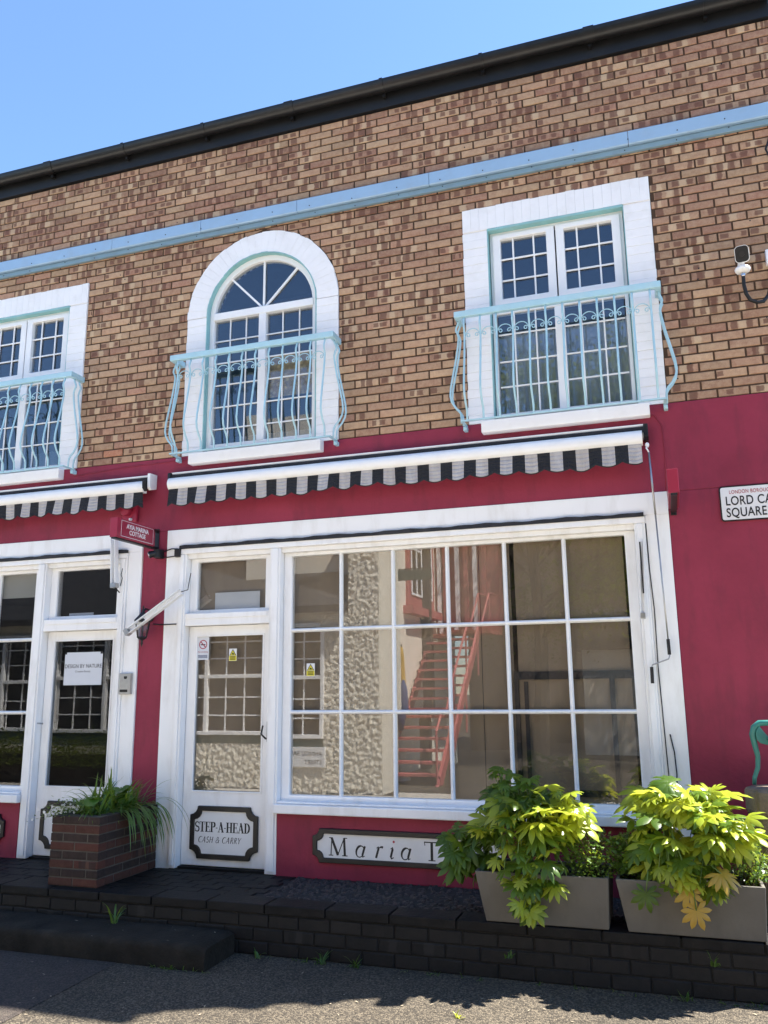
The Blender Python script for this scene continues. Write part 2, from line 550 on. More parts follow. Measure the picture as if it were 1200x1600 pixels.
def leaf_mat(name, c1, c2, trans=0.45, gloss=0.35, tcol=None):
    t = NT(name)
    oi = t.new('ShaderNodeObjectInfo')
    pos = t.geo_pos()
    n = t.noise(pos, 11, 3, 0.6)
    f = t.math('ADD', t.math('MULTIPLY', oi.outputs['Random'], 0.7), t.math('MULTIPLY', n, 0.35), clamp=True)
    c = t.mix(f, c1, c2)
    t.set(Base_Color=c, Roughness=gloss, Specular_IOR_Level=0.5)
    tl = t.new('ShaderNodeBsdfTranslucent')
    t.link(t.mix(0.7, c, tcol or (0.46, 0.55, 0.03)), tl.inputs[0])
    mx = t.new('ShaderNodeMixShader')
    mx.inputs[0].default_value = trans
    t.link(t.b.outputs[0], mx.inputs[1])
    t.link(tl.outputs[0], mx.inputs[2])
    t.link(mx.outputs[0], t.out.inputs['Surface'])
    t.bump(t.noise(pos, 45, 3, 0.5), 0.25, 0.004)
    return t.m


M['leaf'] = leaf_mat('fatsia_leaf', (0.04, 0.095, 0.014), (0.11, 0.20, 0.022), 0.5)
M['leaf_sunlit'] = leaf_mat('fatsia_sunlit_leaf', (0.24, 0.34, 0.03), (0.44, 0.48, 0.05), 0.5, 0.3, (0.78, 0.74, 0.07))  # paler copy of the leaf colour, sunlight painted in for the lit parts
M['leaf_yellow'] = leaf_mat('fatsia_yellowing_leaf', (0.42, 0.30, 0.04), (0.55, 0.34, 0.06), 0.4, tcol=(0.7, 0.42, 0.05))
M['leaf_small'] = leaf_mat('small_shrub_leaf', (0.05, 0.11, 0.02), (0.10, 0.18, 0.03), 0.3)
M['leaf_strap'] = leaf_mat('strap_leaf', (0.04, 0.105, 0.02), (0.10, 0.19, 0.04), 0.3)
M['leaf_round'] = leaf_mat('round_leaf', (0.045, 0.12, 0.015), (0.09, 0.19, 0.03), 0.25, 0.3)
M['leaf_tree'] = leaf_mat('tree_leaf', (0.025, 0.048, 0.011), (0.07, 0.10, 0.025), 0.3)
M['petal'] = paint('white_petal', (0.8, 0.8, 0.78), 0.6, 0.03, 10, None, 0, 0)
M['stem'] = paint('green_stem', (0.09, 0.15, 0.03), 0.5, 0.2, 10, None, 0, 0)
M['stem_brown'] = paint('brown_stem', (0.08, 0.06, 0.03), 0.7, 0.2, 10, None, 0, 0)


def stripes():
    t = NT('striped_awning_cloth')
    at = t.new('ShaderNodeAttribute', attribute_name='rnd')
    pos = t.geo_pos()
    sp = t.new('ShaderNodeSeparateColor')
    t.link(at.outputs['Color'], sp.inputs[0])
    n = t.noise(pos, 5, 4, 0.6, sc=(4, 1, 1))
    wh = t.mix(t.ramp(n, [(0.3, 0.0), (0.7, 1.0)]), (0.40, 0.37, 0.36), (0.52, 0.49, 0.48))
    t.set(Base_Color=t.mix(sp.outputs[0], (0.014, 0.015, 0.02), wh), Roughness=0.9)
    t.bump(t.noise(pos, 300, 2, 0.5), 0.2, 0.001)
    return t.m


M['stripes'] = stripes()


def curtain_gold():
    t = NT('gold_patterned_blind')
    pos = t.geo_pos()
    v = t.voro(pos, 22)
    t.set(Base_Color=t.mix(t.ramp(v, [(0.2, 0.0), (0.5, 1.0)]), (0.85, 0.60, 0.25), (0.50, 0.33, 0.14)), Roughness=0.85)
    return t.m


M['gold'] = curtain_gold()
M['curtain'] = paint('pale_blue_grey_curtain', (0.46, 0.50, 0.53), 0.9, 0.1, 5, None, 0, 0)

# ------------------------------------------------------------------ the setting: street, terrace
ZT = 0.32            # terrace top
ground = MB()
ground.add([(-150, -150, 0), (150, -150, 0), (150, 150, 0), (-150, 150, 0)], [(0, 1, 2, 3)])
tag(ground.build('street', M['asphalt'], recalc=False), kind='structure')
sq = MB()  # unseen pale strip, added to bounce sunlight on to the shaded facade
sq.add([(-25, -7.6, 0.004), (25, -7.6, 0.004), (25, -2.8, 0.004), (-25, -2.8, 0.004)], [(0, 1, 2, 3)])
tag(sq.build('bounce_strip', paint('pale_bounce_paving', (0.47, 0.435, 0.38), 0.85, 0.15, 2.0, (0.22, 0.2, 0.17), 0.5, 0.5, 40, 0.005), recalc=False), kind='structure')
pv = MB()
pv.prism([(-12, -2.79), (-3.56, -2.79), (-3.60, -1.34), (-12, -1.34)], 0.0, 0.004, 'z')
tag(pv.build('pavement_patch', M['asphalt_red']), kind='structure')


def brick_geo(mb, x0b, x1b, x0t, x1t, z0, z1, yf, yb, r, ch=0.004, jit=0.0022, uvw=None):
    """one brick on a wall facing -y, trapezoid in x, chamfered arrises"""
    g = random.Random(int((x0b * 977 + z0 * 7919) * 1000) & 0xffffff)
    j = lambda: g.uniform(-jit, jit)
    yo = yf + g.uniform(-0.0015, 0.0025)
    f = [(x0b + ch + j(), yo, z0 + ch + j()), (x1b - ch + j(), yo, z0 + ch + j()), (x1t - ch + j(), yo, z1 - ch + j()), (x0t + ch + j(), yo, z1 - ch + j())]
    m = [(x0b, yo + ch, z0), (x1b, yo + ch, z0), (x1t, yo + ch, z1), (x0t, yo + ch, z1)]
    b = [(x0b, yb, z0), (x1b, yb, z0), (x1t, yb, z1), (x0t, yb, z1)]
    n = len(mb.v)
    mb.v += f + m + b
    F = [(0, 1, 2, 3)]
    for i in range(4):
        k = (i + 1) % 4
        F += [(i, 4 + i, 4 + k, k), (4 + i, 8 + i, 8 + k, 4 + k)]
    # orientation: -y is outward
    F = [tuple(q) for q in F]
    L = x1b - x0b
    uu, wv = uvw or ((0, 1), 1)
    for q in F:
        mb.f.append(tuple(n + i for i in q))
        for i in q:
            vx, vy, vz = (f + m + b)[i]
            mb.uv.append((uu[0] + (vx - x0b) / max(L, 1e-4) * (uu[1] - uu[0]), (vz - z0) / (z1 - z0)))
            mb.rnd.append(r)


def rnd4():
    return (rng.random(), rng.random(), rng.random(), rng.random())


def project(p):
    d = Vector(p) - CAM_POS
    w = d.dot(CF)
    if w <= 0.01: return None
    return 600 + 1300.55 * d.dot(CX) / w, 800 - 1300.55 * d.dot(CU) / w


# terrace: core, coping, face bricks, paving bricks, pebble bed
TX0, TX1, TY = -9.0, 1.3, -0.92
terrace = MB()
terrace.box(TX0, TX1, TY + 0.012, 0.3, 0.0, ZT - 0.012)
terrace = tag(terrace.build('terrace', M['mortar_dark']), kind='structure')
for k in range(3):
    z0 = 0.004 + k * 0.086
    x = TX0 + (0.1125 if k % 2 else 0)
    while x < TX1 - 0.05:
        x1 = min(x + 0.215, TX1)
        pr = project((x, TY, z0))
        if x > -7.2:
            mb = MB()
            brick_geo(mb, x, x1, x, x1, z0, z0 + 0.077, TY, TY + 0.05, rnd4(), 0.005, 0.002)
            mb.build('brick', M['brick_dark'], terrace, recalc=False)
        x += 0.225
x = TX0
while x < TX1 - 0.05:                      # coping of bricks on edge of the terrace
    x1 = min(x + 0.44, TX1)
    if x > -7.4:
        mb = MB()
        mb.box(x, x1 - 0.004, TY - 0.006, TY + 0.21, 0.262, ZT + rng.uniform(-0.002, 0.002))
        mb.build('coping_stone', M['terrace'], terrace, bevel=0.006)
    x += 0.448
for i, y0 in enumerate(np.arange(TY + 0.22, -0.06, 0.112)):
    x = -6.5 + (0.11 if i % 2 else 0)
    while x < -2.95:
        mb = MB()
        mb.box(x, min(x + 0.214, -2.9), y0, y0 + 0.104, ZT - 0.05, ZT - 0.003 + rng.uniform(-0.003, 0.003))
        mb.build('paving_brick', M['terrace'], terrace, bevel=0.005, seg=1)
        x += 0.222
peb = MB()
for i in range(1500):                       # dark pebbles bedded in the terrace
    px, py = rng.uniform(-2.88, 1.2), rng.uniform(TY + 0.22, -0.035)
    a, b, h = rng.uniform(0.012, 0.03), rng.uniform(0.01, 0.022), rng.uniform(0.004, 0.013)
    th = rng.uniform(0, math.pi)
    vs = []
    for kk in range(6):
        t_ = kk * math.pi / 3
        ex, ey = a * math.cos(t_), b * math.sin(t_)
        vs.append((px + ex * math.cos(th) - ey * math.sin(th), py + ex * math.sin(th) + ey * math.cos(th), ZT - 0.014))
    vs2 = [((v[0] - px) * 0.6 + px, (v[1] - py) * 0.6 + py, ZT - 0.012 + h) for v in vs]
    peb.add(vs + vs2, [(0, 1, 7, 6), (1, 2, 8, 7), (2, 3, 9, 8), (3, 4, 10, 9), (4, 5, 11, 10), (5, 0, 6, 11), (6, 7, 8, 9, 10, 11)])
tag(peb.build('pebbles', M['cobble'], terrace), kind='stuff')
from mathutils import noise as mnoise
st = MB()
x_ = -9.0
NXs, PR = 240, [(-0.92 - 0.016, 0.0), (-0.92 - 0.016, 0.145), (-0.96, 0.150), (-1.05, 0.152), (-1.15, 0.151), (-1.25, 0.150), (-1.305, 0.147), (-1.325, 0.135), (-1.332, 0.11), (-1.333, 0.06), (-1.335, 0.0)]
for i in range(NXs + 1):
    x = -9.0 + 6.05 * i / NXs
    for (yy, zz) in PR:
        n_ = mnoise.noise((x * 7, yy * 7, zz * 9)) * 0.006 + mnoise.noise((x * 25, yy * 25, zz * 25)) * 0.003
        e_ = 0.02 * max(0, (x + 2.99) / 0.04) if zz > 0.1 else 0.0
        st.v.append((x, yy + (n_ if yy < -1.0 else 0), max(0.0, zz + (n_ if zz > 0.05 else 0) - e_)))
m_ = len(PR)
st.f = [(i * m_ + k, i * m_ + k + 1, (i + 1) * m_ + k + 1, (i + 1) * m_ + k) for i in range(NXs) for k in range(m_ - 1)] + [tuple(NXs * m_ + k for k in range(m_))]
tag(autosmooth(st.build('entrance_step', M['step']), 50), kind='structure')

# ------------------------------------------------------------------ the shop building
bld = thing('shop_building', 'brick building with crimson ground floor, white shopfronts and white window surrounds', 'building')
XL, XR = -9.0, 1.18
ZB = 3.88
C = 0.075
NC = 42
ZTOP = ZB + NC * C                       # 7.03
OP_Z0, OP_Z1 = 3.90, 5.62                # rectangular opening
HW, SW = 0.5665, 0.7775                  # half widths: opening, surround
WX = (-0.6255, -3.34, -6.07)             # window centres: right, arched, left
RIN, ROUT, ZC = 0.5665, 0.7775, 5.237    # arch

# --- brick field
wall = MB()
y0w, y1w = 0.010, 0.22
xs = [XL, WX[2] - HW, WX[2] + HW, WX[1] - HW, WX[1] + HW, WX[0] - HW, WX[0] + HW, XR]
for i in (0, 2, 4, 6):
    wall.box(xs[i], xs[i + 1], y0w, y1w, ZB, ZTOP)
for c in (WX[0], WX[2]):
    wall.box(c - HW, c + HW, y0w, y1w, OP_Z1, ZTOP)
N = 24
pts = [(WX[1] + RIN * math.cos(math.pi * k / N), ZC + RIN * math.sin(math.pi * k / N)) for k in range(N + 1)]
for k in range(N):
    (xa, za), (xb, zb) = pts[k], pts[k + 1]
    wall.prism([(xa, za), (xb, zb), (xb, ZTOP), (xa, ZTOP)], y0w, y1w)
bwall = wall.build('brick_wall', M['mortar'], bld)


def cuts(z0, z1):
    """intervals taken by the white surrounds in a course, as (x0 bottom, x1 bottom, x0 top, x1 top)"""
    out = []
    for c in (WX[0], WX[2]):
        if z0 < 5.83 - 0.02:
            out.append((c - SW, c + SW, c - SW, c + SW))
    def hw(z):
        if z <= ZC: return ROUT
        return math.sqrt(max(0.0, ROUT ** 2 - (z - ZC) ** 2))
    a, b = hw(z0), hw(z1)
    if a > 0.02:
        out.append((WX[1] - a, WX[1] + a, WX[1] - b, WX[1] + b))
    return sorted(out)


bricks = []
for k in range(NC):
    z0 = ZB + k * C + 0.007
    z1 = z0 + 0.061
    if k == 26: pass
    ph = -1.958 + (0.1125 if k % 2 else 0.0) + 0.005
    n0 = math.floor((XL - ph) / 0.225)
    cs = cuts(z0, z1)
    x = ph + n0 * 0.225
    while x < XR:
        segs = [(x, x + 0.211, x, x + 0.211, 0)]
        for (cb0, cb1, ct0, ct1) in cs:
            new = []
            for (b0, b1, t0, t1, e) in segs:
                if b1 <= cb0 and t1 <= ct0 or b0 >= cb1 and t0 >= ct1:
                    new.append((b0, b1, t0, t1, e))
                    continue
                if b0 < cb0 - 0.012 or t0 < ct0 - 0.012:
                    new.append((b0, max(b0 + .001, min(b1, cb0 - 0.006)), t0, max(t0 + .001, min(t1, ct0 - 0.006)), 1))
                if b1 > cb1 + 0.012 or t1 > ct1 + 0.012:
                    new.append((min(b1 - .001, max(b0, cb1 + 0.006)), b1, min(t1 - .001, max(t0, ct1 + 0.006)), t1, 2))
            segs = new
        for (b0, b1, t0, t1, e) in segs:
            b0, t0 = max(b0, XL), max(t0, XL)
            b1, t1 = min(b1, XR), min(t1, XR)
            if max(b1 - b0, t1 - t0) > 0.02:
                pr = project(((b0 + b1) / 2, 0, z0))
                vis = pr and -20 < pr[0] < 1220 and -20 < pr[1] < 1620
                hidden = 6.075 < z0 and z1 < 6.23
                d = (Vector(((b0 + b1) / 2, 0, z0)) - CAM_POS).length
                full = (b1 - b0) > 0.15
                bricks.append((0 if (vis and full and not hidden) else 1, d, b0, b1, t0, t1, z0, z1))
        x += 0.225
bricks.sort(key=lambda q: (q[0], q[1]))


def brick_rnd(z):
    # paler, plainer bricks in the lower courses, more kiss-marked ones above
    g = rnd4()
    hi = (z - ZB) / 3.15
    c = g[0] if rng.random() < 0.35 + 0.35 * hi else 0.45 + 0.4 * g[0]
    c = c * (1 - 0.25 * hi)
    return (c, g[1], g[2], min(1, g[3] * (0.66 + 0.70 * hi)))


mass = MB()
for i, (vv, d, b0, b1, t0, t1, z0, z1) in enumerate(bricks):
    r4 = brick_rnd(z0)
    if i < 300:
        mb = MB()
        brick_geo(mb, b0, b1, t0, t1, z0, z1, 0.0, 0.03, r4)
        mb.build('brick', M['brick'], bwall, recalc=False)
    else:
        brick_geo(mass, b0, b1, t0, t1, z0, z1, 0.0, 0.03, r4)
tag(mass.build('bricks', M['brick'], bld, recalc=False), kind='stuff')

# --- crimson ground floor wall (pieces butted round the shopfronts)
SX0, SX1 = -4.218, 0.094                # right shopfront outer edges
LX0, LX1 = -8.79, -4.478                # left shopfront
ZH = 3.185                              # top of the white shopfront boards
red = MB()
red.box(XL, XR, -0.012, 0.22, ZH, ZB - 0.002)
red.box(LX1, SX0, -0.010, 0.22, ZT - 0.012, ZH)
red.box(SX1, XR, -0.011, 0.22, ZT - 0.012, ZH)
red.box(XL, LX0, -0.010, 0.22, ZT - 0.012, ZH)
red.box(-3.10, SX1 - 0.17, -0.035, 0.22, ZT - 0.012, 0.79)
red.box(LX0 + 0.17, -5.63, -0.035, 0.22, ZT - 0.012, 0.79)
red.build('crimson_wall', M['crimson'], bld, bevel=0.006)

# hairline bead of old cable painted over along the top of the crimson wall
bead = MB()
bead.tube([(-5.3, -0.014, 3.80), (-4.7, -0.015, 3.835), (-4.1, -0.015, 3.842), (-3.4, -0.015, 3.845)], 0.005, 6)
bead.build('painted_cable', M['crimson'], bld, smooth=True)
bead = MB()
bead.tube([(-0.05, -0.014, 3.80), (0.05, -0.015, 3.79), (0.10, -0.015, 3.70), (0.105, -0.015, 3.45), (0.09, -0.015, 3.2)], 0.005, 6)
bead.build('painted_cable', M['crimson'], bld, smooth=True)

# --- gutter, fascia, roof, string course
f = MB()
f.box(XL, XR, -0.028, 0.10, ZTOP + 0.004, 7.235)
f.build('fascia_board', M['fascia_black'], bld)
g = MB()
prof = []
gy, gz, gr = -0.095, 7.235, 0.066
outer = [(gy + gr * math.cos(a), gz + gr * math.sin(a) * 1.35) for a in [math.pi + math.pi * k / 14 for k in range(15)]]
inner = [(gy + (gr - 0.006) * math.cos(a), gz + (gr - 0.006) * math.sin(a) * 1.35) for a in [2 * math.pi - math.pi * k / 14 for k in range(15)]]
g.prism(outer + inner, XL, XR, 'x')
gut = autosmooth(g.build('gutter', M['black_gloss'], bld))
for i, bx in enumerate(np.arange(-8.6, 1.2, 0.93)):
    b = MB()
    w = 0.016 if i % 3 else 0.045
    o2 = [(gy + (gr + 0.006) * math.cos(a), gz + (gr + 0.006) * math.sin(a) * 1.36 + 0.004) for a in [math.pi + math.pi * k / 14 for k in range(15)]]
    i2 = [(gy + (gr - 0.001) * math.cos(a), gz + (gr - 0.001) * math.sin(a) * 1.345) for a in [2 * math.pi - math.pi * k / 14 for k in range(15)]]
    b.prism(o2 + i2, bx - w, bx + w, 'x')
    b.box(bx - 0.012, bx + 0.012, -0.075, -0.027, 7.115, 7.15)
    autosmooth(b.build('gutter_bracket', M['black_gloss'], gut))
rf = MB()
for (a, b) in (((-0.09, 7.262), (4.2, 9.75)), ((8.6, 7.2), (4.2, 9.75))):
    rf.prism([a, b, (b[0], b[1] + 0.08), (a[0], a[1] + 0.03)] if a[0] < b[0] else [a, (a[0], a[1] + 0.03), (b[0], b[1] + 0.08), b], XL, XR + 0.05, 'x')
rf.build('roof', M['slate'], bld)
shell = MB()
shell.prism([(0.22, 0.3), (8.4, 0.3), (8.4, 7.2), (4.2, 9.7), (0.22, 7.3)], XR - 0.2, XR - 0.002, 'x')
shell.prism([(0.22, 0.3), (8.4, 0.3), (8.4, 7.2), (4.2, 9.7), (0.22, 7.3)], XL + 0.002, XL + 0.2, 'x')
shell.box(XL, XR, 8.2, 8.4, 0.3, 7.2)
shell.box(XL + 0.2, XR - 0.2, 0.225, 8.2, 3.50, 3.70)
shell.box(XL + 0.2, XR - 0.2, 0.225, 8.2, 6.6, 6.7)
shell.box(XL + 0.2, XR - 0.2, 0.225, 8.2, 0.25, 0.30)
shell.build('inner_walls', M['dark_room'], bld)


def gable_brick():
    t = NT('gable_brickwork')
    pos = t.geo_pos()
    mp = t.new('ShaderNodeMapping')
    t.link(pos, mp.inputs[0])
    mp.inputs['Rotation'].default_value = (R(-90), 0, R(-90))
    bt = t.new('ShaderNodeTexBrick')
    t.link(mp.outputs[0], bt.inputs['Vector'])
    bt.inputs['Scale'].default_value = 1.0
    bt.inputs['Brick Width'].default_value = 0.225
    bt.inputs['Row Height'].default_value = 0.075
    bt.inputs['Mortar Size'].default_value = 0.006
    bt.inputs['Color1'].default_value = (0.50, 0.33, 0.20, 1)
    bt.inputs['Color2'].default_value = (0.30, 0.15, 0.10, 1)
    bt.inputs['Mortar'].default_value = (0.078, 0.046, 0.028, 1)
    t.set(Base_Color=bt.outputs[0], Roughness=0.9)
    t.bump(t.math('SUBTRACT', 1.0, bt.outputs[1]), 0.6, 0.008)
    return t.m


gb = MB()
gb.prism([(0.225, ZT), (8.4, ZT), (8.4, 7.2), (4.2, 9.68), (0.225, 7.28)], XR - 0.002, XR, 'x')
gb.build('gable_wall', gable_brick(), bld)

sc_ = MB()                                # folded blue metal string course, in lengths
prof = [(-0.004, 6.250), (-0.058, 6.243), (-0.064, 6.236), (-0.060, 6.128), (-0.054, 6.120), (-0.004, 6.120)]
x = XL
strip = None
for i, L in enumerate((2.1, 1.9, 1.02, 1.02, 1.28, 1.70, 1.2)):
    x1 = min(x + L, XR)
    if x1 - x < 0.05: break
    b = MB()
    b.prism(prof, x + 0.0015, x1 - 0.0015, 'x')
    b.build('string_course', M['flashing'], bld, bevel=0.003)
    x = x1
b = MB()
b.box(XL, XR, -0.032, -0.002, 6.066, 6.114)
b.build('cable_trunking', M['flashing_low'], bld, bevel=0.004)
b = MB()
for i in range(26):
    xx = XL + 0.2 + i * 0.4
    for zz, yy in ((6.150, -0.062), (6.088, -0.033)):
        b.lathe([(0.005, yy - 0.003), (0.005, yy + 0.002)], xx + rng.uniform(-0.04, 0.04), zz + rng.uniform(-0.01, 0.02), 8, 'y')
tag(b.build('rivets', M['black_iron'], bld), kind='stuff')
b = MB()
for i in range(70):                        # old drill holes and plugs left in the brickwork
    xx, zz = rng.uniform(-6.6, 1.1), rng.uniform(3.95, 6.95)
    if any(abs(xx - c) < 0.85 for c in WX) and zz < 6.1: continue
    b.lathe([(0.006, -0.003), (0.006, 0.004)], xx, zz, 7, 'y')
tag(b.build('drill_holes', M['black_iron'], bld), kind='stuff')

# --- white painted surrounds, each brick a piece


def surround(cx, arch):
    back = MB()
    if not arch:
        back.box(cx - SW, cx - HW, 0.004, 0.20, ZB - 0.012, 5.83)
        back.box(cx + HW, cx + SW, 0.004, 0.20, ZB - 0.012, 5.83)
        back.box(cx - HW, cx + HW, 0.004, 0.20, OP_Z1, 5.83)
    else:
        back.box(cx - SW, cx - HW, 0.004, 0.20, ZB - 0.012, ZC)
        back.box(cx + HW, cx + SW, 0.004, 0.20, ZB - 0.012, ZC)
        n = 28
        for k in range(n):
            a, b_ = math.pi * k / n, math.pi * (k + 1) / n
            back.prism([(cx + RIN * math.cos(a), ZC + RIN * math.sin(a)), (cx + ROUT * math.cos(a), ZC + ROUT * math.sin(a)),
                        (cx + ROUT * math.cos(b_), ZC + ROUT * math.sin(b_)), (cx + RIN * math.cos(b_), ZC + RIN * math.sin(b_))], 0.004, 0.20)
    s = back.build('window_surround', M['white_flat'], bld)
    yf = -0.010
    for k in range(27):
        z0 = ZB + k * C + 0.0006
        z1 = z0 + 0.0738
        lim = ZC if arch else 5.83
        if z0 > lim - 0.02: break
        z1 = min(z1, lim)
        for sg in (-1, 1):
            if not arch and z1 > OP_Z1 + 0.005: continue
            e = rng.uniform(-0.004, 0.004)
            xa, xb = sorted((cx + sg * HW, cx + sg * (SW + e)))
            b = MB()
            b.box(xa, xb, yf + rng.uniform(-0.002, 0.002), 0.02, z0, z1)
            b.build('painted_brick', M['white_flat'], s, bevel=0.002, seg=1)
    if not arch:
        n = 21
        for k in range(n):
            xa = cx - SW + 2 * SW * k / n + 0.0004
            b = MB()
            b.box(xa, cx - SW + 2 * SW * (k + 1) / n - 0.0004, yf + rng.uniform(-0.0005, 0.0005), 0.02, OP_Z1 - 0.002, 5.83 + rng.uniform(-0.003, 0.003))
            b.build('painted_brick', M['white_flat'], s, bevel=0.0008, seg=1)
    else:
        n = 30
        for k in range(n):
            a, b_ = math.pi * k / n + 0.0006, math.pi * (k + 1) / n - 0.0006
            ro = ROUT + rng.uniform(-0.005, 0.004)
            ri = RIN - rng.uniform(-0.002, 0.006)
            am = (a + b_) / 2
            b = MB()
            P = lambda r, t_: (cx + r * math.cos(t_), ZC + r * math.sin(t_))
            b.prism([P(ri, a), P(ro, a), P(ro * 1.001, am), P(ro, b_), P(ri, b_), P(ri, am)], yf + rng.uniform(-0.001, 0.001), 0.02)
            b.build('painted_brick', M['white_flat'], s, bevel=0.001, seg=1)
    # turquoise reveal lining
    r = MB()
    if not arch:
        r.box(cx - HW, cx - HW + 0.007, -0.006, 0.14, OP_Z0 + 0.02, OP_Z1)
        r.box(cx + HW - 0.007, cx + HW, -0.006, 0.14, OP_Z0 + 0.02, OP_Z1)
        r.box(cx - HW + 0.007, cx + HW - 0.007, -0.010, 0.14, OP_Z1 - 0.022, OP_Z1)
    else:
        n = 28
        r.box(cx - HW, cx - HW + 0.010, -0.012, 0.14, OP_Z0 + 0.02, ZC)
        r.box(cx + HW - 0.010, cx + HW, -0.012, 0.14, OP_Z0 + 0.02, ZC)
        for k in range(n):
            a, b_ = math.pi * k / n, math.pi * (k + 1) / n
            ro, ri = RIN, RIN - 0.010
            yk = -0.013 + rng.uniform(-0.006, 0.004)
            r.prism([(cx + ri * math.cos(a), ZC + ri * math.sin(a)), (cx + ro * math.cos(a), ZC + ro * math.sin(a)),
                     (cx + ro * math.cos(b_), ZC + ro * math.sin(b_)), (cx + ri * math.cos(b_), ZC + ri * math.sin(b_))], yk, 0.14)
    r.build('reveal', M['turq'], s)
    sl_ = MB()
    sl_.box(cx - 0.66, cx + 0.645, -0.092, 0.10, 3.775, 3.878)
    sl_.build('sill', M['white_flat'], s, bevel=0.008)
    return s


for i, c in enumerate(WX):
    surround(c, i == 1)


# --- upper windows
def pane(x0, x1, z0, z1, y, parent, m, tilt=0.004):
    b = MB()
    t1, t2 = rng.uniform(-tilt, tilt), rng.uniform(-tilt, tilt)
    yy = lambda x, z: y + t1 * (x - (x0 + x1) / 2) + t2 * (z - (z0 + z1) / 2)
    b.add([(x0, yy(x0, z0), z0), (x1, yy(x1, z0), z0), (x1, yy(x1, z1), z1), (x0, yy(x0, z1), z1),
           (x0, yy(x0, z0) + .004, z0), (x1, yy(x1, z0) + .004, z0), (x1, yy(x1, z1) + .004, z1), (x0, yy(x0, z1) + .004, z1)],
          [(0, 1, 2, 3), (7, 6, 5, 4), (0, 4, 5, 1), (1, 5, 6, 2), (2, 6, 7, 3), (3, 7, 4, 0)])
    return b.build('pane', m, parent)


def framerect(b, x0, x1, z0, z1, w, y0, y1, wb=None, wl=None, wr=None, wt=None):
    wl, wr, wt, wb = wl or w, wr or w, wt or w, wb or w
    b.ring([(x0, z0), (x1, z0), (x1, z1), (x0, z1)], [(x0 + wl, z0 + wb), (x1 - wr, z0 + wb), (x1 - wr, z1 - wt), (x0 + wl, z1 - wt)], y0, y1)


def bars(name, xs, zs, box, y, parent, m, w=0.009, d=0.012):
    x0, x1, z0, z1 = box
    for xx in xs:
        b = MB()
        b.box(xx - w, xx + w, y, y + d, z0, z1)
        b.build(name, m, parent, bevel=0.002, seg=1)
    for zz in zs:
        b = MB()
        b.box(x0, x1, y - 0.0015, y + d - 0.0015, zz - w, zz + w)
        b.build(name, m, parent, bevel=0.002, seg=1)


def rect_window(cx, fill):
    w = MB()
    Y = 0.062
    framerect(w, cx - HW + 0.012, cx + HW - 0.012, OP_Z0 + 0.03, OP_Z1 - 0.022, 0.03, Y - 0.01, Y + 0.06)
    w.box(cx - HW + 0.03, cx + HW - 0.03, Y - 0.005, Y + 0.055, 4.845, 4.905)
    w.box(cx - 0.04, cx + 0.04, Y - 0.003, Y + 0.055, OP_Z0 + 0.06, 4.845)
    win = w.build('window', M['pvc'], bld, bevel=0.004)
    cas = [(-0.53, -0.006, 4.90, 5.568), (0.006, 0.53, 4.90, 5.568)]
    for (a, b_, z0, z1) in cas:
        s = MB()
        framerect(s, cx + a, cx + b_, z0, z1, 0.068, Y - 0.028, Y + 0.04, wb=0.07, wt=0.045)
        s.build('casement', M['pvc'], win, bevel=0.006)
        gx0, gx1, gz0, gz1 = cx + a + 0.06, cx + b_ - 0.06, z0 + 0.06, z1 - 0.04
        pane(gx0, gx1, gz0, gz1, Y + 0.01, win, M['glass_up'])
        xa, xb = cx + a + 0.068, cx + b_ - 0.068
        bars('glazing_bar', [xa + 0.27 * (xb - xa), xa + 0.72 * (xb - xa)], [5.340, 5.143], (gx0, gx1, gz0, gz1), Y - 0.006, win, M['pvc'], 0.007)
    for (a, b_) in ((-0.512, -0.036), (0.036, 0.515)):
        pane(cx + a, cx + b_, 3.955, 4.848, Y + 0.012, win, M['glass_up'])
        bars('glazing_bar', [cx + a + 0.136, cx + a + 0.314], [4.658, 4.415, 4.194], (cx + a, cx + b_, 3.955, 4.848), Y + 0.0, win, M['pvc'], 0.0062)
    fill(cx)
    return win


def curtain(cx, x0, x1, z0, z1, y, m, amp=0.02, per=0.09, name='curtain'):
    b = MB()
    n = 80
    vs = []
    for i in range(n + 1):
        x = x0 + (x1 - x0) * i / n
        yy = y + amp * math.sin(2 * math.pi * x / per + 0.7 * math.sin(x * 9))
        vs += [(x, yy, z0), (x, yy * 0.7 + y * 0.3, z1)]
    b.add(vs, [(2 * i, 2 * i + 2, 2 * i + 3, 2 * i + 1) for i in range(n)])
    o = b.build(name, m, bld, recalc=False, smooth=True)
    return o


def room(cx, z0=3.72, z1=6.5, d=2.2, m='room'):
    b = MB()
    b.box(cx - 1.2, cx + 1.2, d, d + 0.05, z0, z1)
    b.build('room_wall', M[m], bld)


def fill_right(cx):
    curtain(cx, cx - 0.56, cx + 0.56, 3.92, 4.72, 0.19, M['curtain'])
    b = MB()
    b.box(cx - 0.55, cx + 0.55, 0.20, 0.22, 4.70, 4.86)
    b.build('curtain_rail', M['dark_room'], bld)
    room(cx)


def fill_left(cx):
    curtain(cx, cx - 0.56, cx + 0.56, 3.92, 4.40, 0.9, M['curtain'], 0.015, 0.12)
    room(cx)


rect_window(WX[0], fill_right)
rect_window(WX[2], fill_left)


